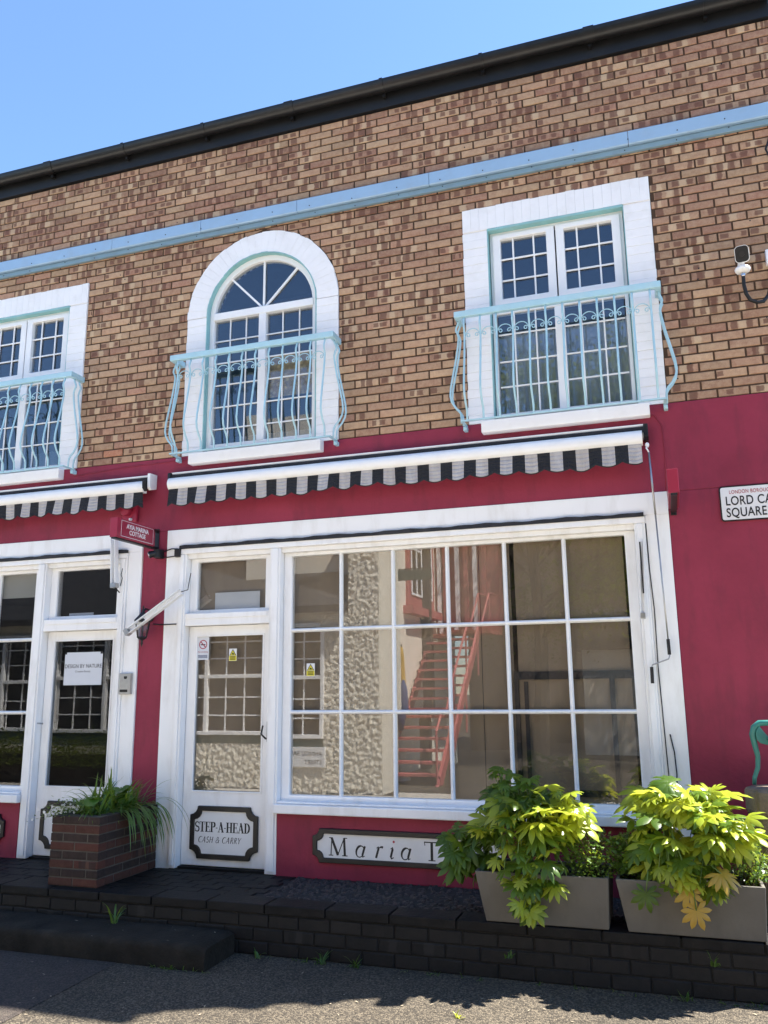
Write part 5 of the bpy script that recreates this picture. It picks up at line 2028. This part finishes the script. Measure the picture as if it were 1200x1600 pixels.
def planter(x0, x1, label):
    r = thing('stone_planter', label, 'planter', ((x0 + x1) / 2, -0.72, ZT), 'grey trough planters on the terrace edge')
    tp, zt_ = 0.055, 0.625
    y0, y1 = -0.955, -0.50
    o4 = [(x0, y0), (x1, y0), (x1, y1), (x0, y1)]
    b4 = [(x0 + tp, y0 + 0.045), (x1 - tp * 0.3, y0 + 0.045), (x1 - tp * 0.3, y1 - 0.04), (x0 + tp, y1 - 0.04)]
    w = 0.022
    i4 = [(x0 + w, y0 + w), (x1 - w, y0 + w), (x1 - w, y1 - w), (x0 + w, y1 - w)]
    b = MB()
    vs = [(*p, ZT + 0.004) for p in b4] + [(*p, zt_) for p in o4] + [(*p, zt_) for p in i4] + [(*p, zt_ - 0.06) for p in i4]
    fs = [(0, 3, 2, 1)]
    for i in range(4):
        k = (i + 1) % 4
        fs += [(i, k, 4 + k, 4 + i), (4 + i, 4 + k, 8 + k, 8 + i), (8 + i, 8 + k, 12 + k, 12 + i)]
    fs.append((12, 13, 14, 15))
    b.add(vs, fs)
    b.build('trough', M['planter'], r, bevel=0.006)
    b = MB()
    b.box(x0 + w + 0.002, x1 - w - 0.002, y0 + w + 0.002, y1 - w - 0.002, zt_ - 0.07, zt_ - 0.035)
    b.build('soil', M['soil'], r)
    return r


planter(-1.255, -0.435, 'grey stone trough planter on the terrace edge, nearer the doors')
planter(-0.395, 0.435, 'grey stone trough planter on the terrace edge, at the right')

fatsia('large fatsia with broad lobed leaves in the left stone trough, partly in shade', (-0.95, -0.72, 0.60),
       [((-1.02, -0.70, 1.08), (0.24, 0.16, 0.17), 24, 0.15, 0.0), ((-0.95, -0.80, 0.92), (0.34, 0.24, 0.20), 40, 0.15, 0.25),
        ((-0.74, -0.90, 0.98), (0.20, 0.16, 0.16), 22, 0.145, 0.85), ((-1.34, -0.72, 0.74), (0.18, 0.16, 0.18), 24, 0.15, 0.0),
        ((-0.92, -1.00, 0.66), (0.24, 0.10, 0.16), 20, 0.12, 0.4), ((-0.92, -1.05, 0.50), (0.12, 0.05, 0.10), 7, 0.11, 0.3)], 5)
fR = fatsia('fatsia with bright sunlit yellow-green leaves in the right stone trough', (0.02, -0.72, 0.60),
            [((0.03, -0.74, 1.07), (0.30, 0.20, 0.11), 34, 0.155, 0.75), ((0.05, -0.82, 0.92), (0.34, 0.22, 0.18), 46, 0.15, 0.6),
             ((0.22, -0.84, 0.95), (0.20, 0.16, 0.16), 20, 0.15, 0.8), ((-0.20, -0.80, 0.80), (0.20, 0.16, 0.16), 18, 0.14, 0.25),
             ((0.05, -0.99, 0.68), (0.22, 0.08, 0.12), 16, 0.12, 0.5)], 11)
for (p, d) in (((0.02, -1.04, 0.60), (0.0, -0.25, -1)), ((0.05, -1.05, 0.50), (0.05, -0.2, -1)), ((-0.22, -1.03, 0.57), (-0.1, -0.2, -1))):
    place(LEAF['leaf_yellow' if p[0] > 0 else 'leaf'][0], 'leaf', fR, p, d, (0.1, -1, 0.3), 0.105)
yl_ = place(LEAF['leaf_yellow'][1], 'leaf', fR, (0.20, -1.02, 0.70), (0.75, -0.4, -0.45), (0.2, -0.5, 1), 0.125)
yl_['label'] = 'yellow-orange fading leaf at the right rim of the planter'
sm = MB()
for (p0, p1) in (((0.02, -0.95, 0.68), (0.02, -1.04, 0.60)), ((0.03, -0.96, 0.66), (0.05, -1.05, 0.50)), ((-0.18, -0.95, 0.68), (-0.22, -1.03, 0.57)), ((0.10, -0.92, 0.72), (0.20, -1.02, 0.70))):
    sm.tube([p0, ((p0[0] + p1[0]) / 2, p0[1] - 0.08, p0[2] + 0.02), p1], 0.0035, 5)
sm.build('stem', M['stem'], fR, smooth=True)


def small_shrub(label, c, rad, n, seed):
    q = random.Random(seed)
    r = thing('small_leaved_shrub', label, 'shrub', (c[0], c[1], 0.58), 'small-leaved shrubs in the stone planters')
    b, s_ = MB(), MB()
    for k in range(16):
        a = q.uniform(0, 6.28)
        t_ = Vector((c[0] + rad[0] * 0.8 * math.cos(a) * q.random(), c[1] + rad[1] * 0.8 * math.sin(a) * q.random(), c[2] + rad[2] * q.uniform(0.2, 0.9)))
        s_.tube([(c[0] + q.uniform(-.05, .05), c[1], 0.58), t_], 0.003, 5)
    for i in range(n):
        while True:
            u = Vector((q.uniform(-1, 1), q.uniform(-1, 1), q.uniform(-1, 1)))
            if u.length < 1: break
        p = Vector((c[0] + u.x * rad[0], c[1] + u.y * rad[1], c[2] + u.z * rad[2]))
        a, e = q.uniform(0, 6.28), q.uniform(-0.3, 1.0)
        d = Vector((math.cos(a) * math.cos(e), math.sin(a) * math.cos(e), math.sin(e)))
        sd = d.cross(Vector((q.uniform(-1, 1), q.uniform(-1, 1), 1))).normalized()
        L, w = q.uniform(0.018, 0.032), q.uniform(0.006, 0.010)
        b.add([p, p + d * L * 0.5 + sd * w, p + d * L, p + d * L * 0.5 - sd * w], [(0, 1, 2, 3)])
    s_.build('stem', M['stem_brown'], r, smooth=True)
    tag(b.build('leaves', M['leaf_small'], r, recalc=False), kind='stuff')


small_shrub('low tiny-leaved shrub at the right end of the left trough', (-0.54, -0.78, 0.71), (0.19, 0.19, 0.17), 1500, 3)
small_shrub('low shrub of tiny leaves at the left end of the right trough', (-0.29, -0.74, 0.72), (0.14, 0.19, 0.16), 1000, 4)
small_shrub('low shrub of tiny leaves at the right end of the right trough', (0.38, -0.74, 0.71), (0.11, 0.19, 0.13), 800, 6)

# weeds along the foot of the terrace
for i, (x, y, z, s_, lab) in enumerate(((-3.86, -1.03, 0.15, 0.20, 'tall grass weed growing from the back of the entrance step'), (-2.75, -0.98, 0.0, 0.09, 'small weed at the terrace foot right of the step end'),
                                       (-2.28, -0.97, 0.0, 0.11, 'grassy weed at the terrace foot below the door plaque'), (-2.05, -0.97, 0.0, 0.10, 'weed at the terrace foot left of the troughs'),
                                       (-1.05, -1.0, 0.15, 0.06, 'tiny green weed in the terrace wall under the left trough'), (0.12, -0.98, 0.20, 0.08, 'pale green weed in the terrace wall under the right trough'),
                                       (-1.22, -1.60, 0.0, 0.05, 'bright green weed in the sunlit asphalt'), (-0.05, -0.98, 0.0, 0.07, 'weed at the terrace foot below the gap of the troughs'))):
    q = random.Random(100 + i)
    r = MB()
    for k in range(9):
        strap_leaf(r, (x + q.uniform(-.02, .02), y + q.uniform(-.015, .015), z - 0.004), q.uniform(0, 6.28), s_ * q.uniform(0.5, 1.2), q.uniform(0.7, 1.4), q.uniform(0.5, 2.0), 0.004 + 0.02 * s_ * q.random(), 6)
    tag(r.build('weed', M['leaf_strap'] if i != 6 else M['leaf_sunlit'], recalc=False, smooth=True), lab, 'weed', 'weeds along the terrace')

tw = MB()
q = random.Random(55)
for i in range(46):
    x = q.uniform(-3.4, 0.9)
    y, z = (-0.945 - abs(q.gauss(0, 0.02)), 0.0) if x > -2.9 else (-1.345, 0.0)
    for k in range(q.randrange(2, 6)):
        strap_leaf(tw, (x + q.uniform(-.015, .015), y, z), q.uniform(3.3, 6.1), q.uniform(0.02, 0.06), q.uniform(0.4, 1.3), q.uniform(0.5, 2.0), q.uniform(0.0015, 0.004), 4)
tag(tw.build('weed_seedlings', M['leaf_strap'], recalc=False), 'tiny scattered weed seedlings along the foot of the terrace and step', 'weeds', kind='stuff')

# fallen leaf scraps on the ground
r = MB()
q = random.Random(9)
for i in range(160):
    x, y = q.uniform(-4.2, 0.8), q.uniform(-2.6, -0.98)
    z = 0.006
    if y > -1.35 and x < -2.93: z = 0.155
    a, L, w = q.uniform(0, 6.28), q.uniform(0.006, 0.016), q.uniform(0.002, 0.006)
    d, s_ = Vector((math.cos(a), math.sin(a), q.uniform(0, .3))), Vector((-math.sin(a), math.cos(a), 0))
    c = Vector((x, y, z))
    r.add([c - d * L, c + s_ * w, c + d * L, c - s_ * w], [(0, 1, 2, 3)])
tag(r.build('leaf_litter', paint('pale_litter', (0.34, 0.28, 0.2), 0.9, 0.3, 30, None, 0, 0), recalc=False), 'scattered pale leaf scraps on the ground', 'litter', kind='stuff')

# ------------------------------------------------------------------ pedestal and hand pump at the right edge
r = thing('pedestal', 'weathered faceted stone pedestal at the right edge, sunlit on top', 'pedestal', (0.60, -0.38, ZT))
px, py = 0.605, -0.38
b = MB()
n = 8
prof = [(0.19, ZT), (0.19, 0.40), (0.175, 0.42), (0.172, 0.93), (0.185, 0.95), (0.192, 0.96), (0.192, 1.10), (0.180, 1.115)]
b.lathe(prof, px, py, n)
b.build('shaft', M['stone'], r, bevel=0.010)
for k in range(n):
    a0, a1 = 2 * math.pi * k / n + 0.05, 2 * math.pi * (k + 1) / n - 0.05
    for (z0, z1, rr) in ((0.44, 0.66, 0.178), (0.68, 0.90, 0.177), (0.965, 1.095, 0.197)):
        b = MB()
        P = [(px + rr * math.cos(a0), py + rr * math.sin(a0)), (px + rr * math.cos(a1), py + rr * math.sin(a1)), (px + 0.1 * math.cos(a1), py + 0.1 * math.sin(a1)), (px + 0.1 * math.cos(a0), py + 0.1 * math.sin(a0))]
        b.prism(P, z0, z1 + g.uniform(-0.006, 0.006), 'z')
        b.build('stone', M['stone'], r, bevel=0.008)
r = thing('hand_pump', 'teal cast-iron hand pump with curved handle on the pedestal', 'pump', (0.66, -0.38, 1.115))
b = MB()
b.lathe([(0.075, 1.115), (0.075, 1.13), (0.04, 1.145), (0.034, 1.20), (0.036, 1.30), (0.07, 1.36), (0.100, 1.40), (0.103, 1.42), (0.06, 1.43), (0.03, 1.47)], 0.675, -0.38, 20)
autosmooth(b.build('barrel', M['teal'], r))
b = MB()
b.tube([(0.475, -0.36, 1.125), (0.480, -0.36, 1.17), (0.505, -0.36, 1.23), (0.512, -0.36, 1.30), (0.500, -0.36, 1.38), (0.492, -0.365, 1.44), (0.505, -0.37, 1.485), (0.54, -0.37, 1.512), (0.60, -0.375, 1.515), (0.68, -0.38, 1.50), (0.72, -0.38, 1.46)],
       [0.013, 0.014, 0.015, 0.016, 0.019, 0.021, 0.021, 0.020, 0.018, 0.018, 0.02], 10)
b.build('handle', M['teal'], r, smooth=True)
b = MB()
b.prism([(0.512, 1.46), (0.535, 1.495), (0.575, 1.44), (0.60, 1.40), (0.575, 1.375), (0.535, 1.385), (0.512, 1.41)], -0.39, -0.352)
b.build('fulcrum', M['teal'], r, bevel=0.004)
b = MB()
b.tube([(0.70, -0.38, 1.33), (0.78, -0.42, 1.34), (0.82, -0.44, 1.30), (0.83, -0.445, 1.25)], [0.026, 0.024, 0.022, 0.024], 10)
b.build('spout', M['teal'], r, smooth=True)

# ------------------------------------------------------------------ the other side of the street (seen in the shop windows)
MY = 0.112                                   # mirror constant: real y = MY - virtual y
yA = MY - 7.8
op = thing('roughcast_cottage', 'roughcast cottage with leaded windows opposite, seen mirrored in the left window panes', 'house', (-8, yA - 2, 0))
b = MB()
AX0, AX1 = -18.0, -4.82
WX0, WX1, WZ0, WZ1 = -14.5, -5.95, 0.98, 2.95
b.box(AX0, WX0, yA - 0.3, yA, 0, 3.2)
b.box(WX1, AX1, yA - 0.3, yA, 0, 3.2)
b.box(WX0, WX1, yA - 0.3, yA, 0, 0.80)
b.box(WX0, WX1, yA - 0.3, yA, WZ1, 3.2)
b.box(-5.40, AX1, yA - 0.3, yA - 0.002, 3.2, 6.2)
b.box(AX1 - 0.3, AX1, yA - 1.1, yA - 0.3, 0, 6.2)
b.build('roughcast_wall', M['roughcast'], op)
from mathutils import noise as mnoise


def roughcast_sheet(x0, x1, z0, z1, y, st=0.017):
    nx, nz = int((x1 - x0) / st), int((z1 - z0) / st)
    b = MB()
    for i in range(nx + 1):
        for k in range(nz + 1):
            x, z = x0 + (x1 - x0) * i / nx, z0 + (z1 - z0) * k / nz
            v = Vector((x * 15 + 0.6 * mnoise.noise((x * 4, 3, z * 4)), 0, z * 13))
            h = 0.026 * max(-0.6, mnoise.noise(v)) + 0.018 * mnoise.noise(v * 2.1 + Vector((5, 0, 1)))
            b.v.append((x, y + 0.022 + h, z))
    b.f = [(i * (nz + 1) + k, i * (nz + 1) + k + 1, (i + 1) * (nz + 1) + k + 1, (i + 1) * (nz + 1) + k) for i in range(nx) for k in range(nz)]
    b.build('roughcast_coat', M['roughcast'], op, recalc=False, smooth=True)


roughcast_sheet(WX1, AX1, 0, 3.1, yA)
roughcast_sheet(-9.9, WX1, 0, 0.79, yA)
roughcast_sheet(-5.40, AX1, 3.1, 5.6, yA)
b = MB()
b.prism([(yA + 0.25, 3.12), (yA - 4.0, 5.6), (yA - 4.0, 5.75), (yA + 0.25, 3.25)], AX0, -5.42, 'x')
b.build('roof', M['slate'], op)
b = MB()
b.box(AX0, -5.0, yA - 4.2, yA - 4.0, 0, 5.6)
b.box(AX0, AX0 + .2, yA - 4.0, yA - .3, 0, 3.2)
b.build('back_wall', M['dark_room'], op)
b = MB()
b.box(WX0, WX1, yA - 0.06, yA + 0.03, 0.80, 0.945)
b.build('sill_band', M['dark_green'], op)
b = MB()
framerect(b, WX0, WX1, 0.945, WZ1, 0.07, yA - 0.10, yA + 0.05)
for xx in (-13.1, -11.9, -10.7, -9.5, -8.33, -7.13):
    b.box(xx - 0.035, xx + 0.035, yA - 0.09, yA + 0.045, 0.95, WZ1 - .02)
b.box(WX0 + .05, WX1 - .05, yA - 0.085, yA + 0.04, 1.98, 2.05)
wf = b.build('window', M['white'], op, bevel=0.006)
for xx in np.arange(WX0 + 0.33, WX1 - 0.1, 0.39):
    b = MB()
    b.box(xx - 0.012, xx + 0.012, yA - 0.03, yA - 0.012, 1.0, 2.9)
    b.build('lead_bar', M['white'], wf)
for zz in (1.30, 1.63, 2.35, 2.66):
    b = MB()
    b.box(WX0, WX1, yA - 0.029, yA - 0.011, zz - 0.012, zz + 0.012)
    b.build('lead_bar', M['white'], wf)
b = MB()
b.box(WX0, WX1, yA - 0.05, yA - 0.04, 0.96, 2.9)
b.build('pane', M['black_gloss'], wf)
sg = thing('street_nameplate', 'grey street nameplate on the roughcast cottage, mirrored in the lower left window pane', 'sign', (-6.25, yA, 0.5))
b = MB()
b.box(-6.72, -5.90, yA + 0.002, yA + 0.075, 0.46, 0.80)
b.build('plate', M['sign_white'], sg)
text('lettering', 'ANNOU RAITA', 0.105, (-5.95, yA + 0.076, 0.655), M['ink'], sg, rotz=R(180))
text('lettering', 'STREET', 0.105, (-5.95, yA + 0.076, 0.51), M['ink'], sg, rotz=R(180))

ch_ = thing('cream_house', 'cream rendered house with red framed window opposite, mirrored in the shop window', 'house', (-6, MY - 12, 0))
cx_ = -5.22
b = MB()
b.box(cx_ - 3, cx_, MY - 15.0, MY - 8.9, 0, 7.5)
b.build('wall', M['cream'], ch_)
b = MB()
b.prism([(MY - 12.9, 3.45), (MY - 10.7, 3.45), (MY - 10.7, 5.4), (MY - 12.9, 5.4)], cx_, cx_ + 0.05, 'x')
wf = b.build('window', M['pinkred'], ch_)
b = MB()
for (ya_, yb_) in ((-12.65, -11.85), (-11.75, -10.95)):
    b.box(cx_ + 0.05, cx_ + 0.06, MY + ya_, MY + yb_, 3.72, 5.3)
b.build('pane', M['black_gloss'], wf)
b = MB()
for yy in (-12.65, -12.25, -11.85, -11.75, -11.35, -10.95):
    b.box(cx_ + 0.06, cx_ + 0.075, MY + yy - 0.03, MY + yy + 0.03, 3.72, 5.3)
for zz in (3.74, 4.25, 4.75):
    b.box(cx_ + 0.06, cx_ + 0.074, MY - 12.65, MY - 10.95, zz - 0.025, zz + 0.025)
b.build('window_bars', M['white'], wf)
b = MB()
b.box(cx_, cx_ + 0.22, MY - 13.0, MY - 10.5, 3.28, 3.45)
b.build('sill', M['pinkred'], wf)
b = MB()
b.box(-5.22, -3.7, MY - 13.6, MY - 13.2, 2.95, 6.5)
for xx in (-4.95, -4.5, -4.05):
    b.box(xx - 0.05, xx + 0.05, MY - 13.2, MY - 13.1, 3.0, 6.4)
b.build('porch', M['pinkred'], ch_)
b = MB()
for xx in (-5.1, -4.72, -4.28):
    b.box(xx - 0.05, xx + 0.05, MY - 13.2, MY - 13.12, 3.0, 6.4)
b.build('porch_board', M['white'], ch_)

stc = thing('outdoor_staircase', 'faded red outdoor staircase with open treads, mirrored in the shop window', 'staircase', (-4.57, MY - 10.4, 0))
ns = 15
sx0, sx1 = -5.13, -4.03
for i in range(ns):
    yv_ = 8.8 + (12.2 - 8.8) * (i + 0.5) / ns
    z = 3.0 * (i + 1) / ns
    b = MB()
    b.box(sx0 + 0.03, sx1 - 0.03, MY - yv_ - 0.13, MY - yv_ + 0.13, z - 0.045, z)
    b.build('tread', M['pinkred'], stc)
for xx in (sx0, sx1):
    b = MB()
    b.prism([(MY - 8.65, 0.0), (MY - 12.35, 3.05), (MY - 12.35, 2.80), (MY - 9.0, 0.0)], xx - 0.03, xx + 0.03, 'x')
    b.build('stringer', M['pinkred'], stc)
for xx in (sx1, sx1 + 0.25):
    b = MB()
    b.tube([(xx, MY - 8.7, 0.95), (xx, MY - 12.3, 3.95), (xx, MY - 13.1, 4.0)], 0.025, 8)
    for t_ in (0.0, 0.33, 0.66, 1.0):
        b.tube([(xx, MY - 8.7 - 3.6 * t_, 3.0 * t_), (xx, MY - 8.7 - 3.6 * t_, 0.95 + 3.0 * t_)], 0.02, 8)
    b.build('handrail', M['pinkred'], stc)
b = MB()
b.box(sx0, sx1 + 0.3, MY - 13.2, MY - 12.33, 2.93, 3.0)
b.build('landing', M['pinkred'], stc)

pr_ = thing('furled_parasol', 'furled navy and mustard parasol by the red staircase, mirrored in the shop window', 'parasol', (-5.05, MY - 8.7, 0))
b = MB()
b.lathe([(0.02, 2.6), (0.05, 2.45), (0.08, 1.9), (0.11, 1.2), (0.06, 0.95), (0.03, 0.9)], -5.02, MY - 9.6, 10)
b.build('canopy', M['mustard'], pr_, smooth=True)
b = MB()
b.lathe([(0.03, 1.95), (0.085, 1.75), (0.12, 1.2), (0.07, 0.93)], -4.98, MY - 9.55, 8)
b.build('stripe', M['navy'], pr_, smooth=True)
b = MB()
b.lathe([(0.02, 0.05), (0.02, 2.65)], -5.02, MY - 9.6, 8)
b.lathe([(0.22, 0.0), (0.2, 0.06), (0.04, 0.08)], -5.02, MY - 9.6, 14)
b.build('pole', M['steel'], pr_)

gs = thing('green_board_sign', 'dark green hanging board sign on a thin post, mirrored in the upper shop window', 'sign', (-5.0, MY - 9.0, 0))
b = MB()
b.box(-4.90, -4.18, MY - 9.02, MY - 8.98, 3.78, 3.98)
b.build('board', M['dark_green'], gs)
b = MB()
b.box(-5.12, -4.18, MY - 9.01, MY - 8.99, 3.99, 4.01)
b.box(-5.12, -5.09, MY - 9.02, MY - 8.98, 0, 4.02)
b.build('post', M['black_iron'], gs)

wh = thing('white_house', 'pale house with pitched roof far down the street, mirrored in the right window panes', 'house', (0.4, MY - 18.6, 0))
b = MB()
b.box(-2.3, 3.2, MY - 19.6, MY - 17.6, 0, 2.75)
b.build('wall', M['cream'], wh)
b = MB()
b.prism([(MY - 17.4, 2.7), (MY - 18.6, 3.9), (MY - 19.8, 2.7)], -2.5, 3.4, 'x')
b.build('roof', M['slate'], wh)


def tree(label, base, height, rad, n, seed):
    q = random.Random(seed)
    r = thing('broadleaf_tree', label, 'tree', base, 'trees across the street, mirrored in the windows')
    bx, by, bz = base
    t = MB()
    t.tube([(bx, by, 0), (bx + 0.1, by, height * 0.3), (bx - 0.1, by + 0.1, height * 0.6), (bx, by, height * 0.85)], [0.22, 0.17, 0.11, 0.04], 8)
    cl = []
    for k in range(16):
        a, hh = q.uniform(0, 6.28), q.uniform(0.4, 0.95)
        rr = rad * q.uniform(0.35, 0.9) * (1.1 - abs(hh - 0.6))
        c = Vector((bx + rr * math.cos(a), by + rr * math.sin(a), height * hh))
        t.tube([(bx, by, height * hh * 0.7), tuple((Vector((bx, by, height * hh * 0.75)) + c) / 2 + Vector((0, 0, .2))), tuple(c)], [0.06, 0.04, 0.015], 5)
        cl.append((c, rad * q.uniform(0.25, 0.45)))
    t.build('trunk', M['bark'], r)
    cr = MB()
    for i in range(n):
        c, s_ = cl[q.randrange(len(cl))]
        p = c + Vector((q.gauss(0, 1), q.gauss(0, 1), q.gauss(0, .8))) * s_ * 0.6
        a, e = q.uniform(0, 6.28), q.uniform(-1, 1)
        d = Vector((math.cos(a) * math.cos(e), math.sin(a) * math.cos(e), math.sin(e)))
        sd = d.orthogonal().normalized()
        L, w = q.uniform(0.07, 0.13), q.uniform(0.03, 0.05)
        cr.add([p, p + d * L * .5 + sd * w, p + d * L, p + d * L * .5 - sd * w], [(0, 1, 2, 3)])
    tag(cr.build('crown', M['leaf_tree'], r, recalc=False), kind='stuff')
    return r


tree('tall broadleaf tree mirrored in the upper right window panes', (-3.2, MY - 15.5, 0), 10.0, 3.6, 30000, 1)
tree('second broadleaf tree mirrored at the right edge of the window', (1.5, MY - 14.5, 0), 10.0, 3.4, 30000, 2)
tb = thing('added_dark_terrace', 'added dark brick terrace behind the trees, keeping bright sky out of the right panes', 'house', (3, MY - 24, 0))
b = MB()
b.box(-6.0, 16.0, MY - 25, MY - 20, 0, 8.5)  # unseen block added so that the mirrored right panes stay dark
b.build('wall', paint('dark_terrace_wall', (0.10, 0.075, 0.06), 0.9, 0.2, 1.5, None, 0, 0.3), tb)
b = MB()
b.prism([(MY - 19.7, 8.45), (MY - 22.5, 11), (MY - 25.3, 8.45)], -6.2, 16.2, 'x')
b.build('roof', M['slate'], tb)
hg = thing('hedge', 'dark clipped hedge across the street, mirrored in the left door glass', 'hedge', (-11.5, yA + 0.5, 0))
hb = MB()
q = random.Random(77)
hc = MB()
hc.box(-14.4, -9.5, yA + 0.2, yA + 0.5, 0.0, 0.55)
hc.build('core', M['soil'], hg)
for i in range(9000):
    p = Vector((q.uniform(-14.6, -9.1), yA + 0.35 + q.gauss(0, 0.2), 0.35 + abs(q.gauss(0, 0.25))))
    a, e = q.uniform(0, 6.28), q.uniform(-1, 1)
    d = Vector((math.cos(a) * math.cos(e), math.sin(a) * math.cos(e), math.sin(e)))
    sd = d.orthogonal().normalized()
    hb.add([p, p + d * .03 + sd * .018, p + d * .06, p + d * .03 - sd * .018], [(0, 1, 2, 3)])
tag(hb.build('leaves', M['leaf_tree'], hg, recalc=False), kind='stuff')
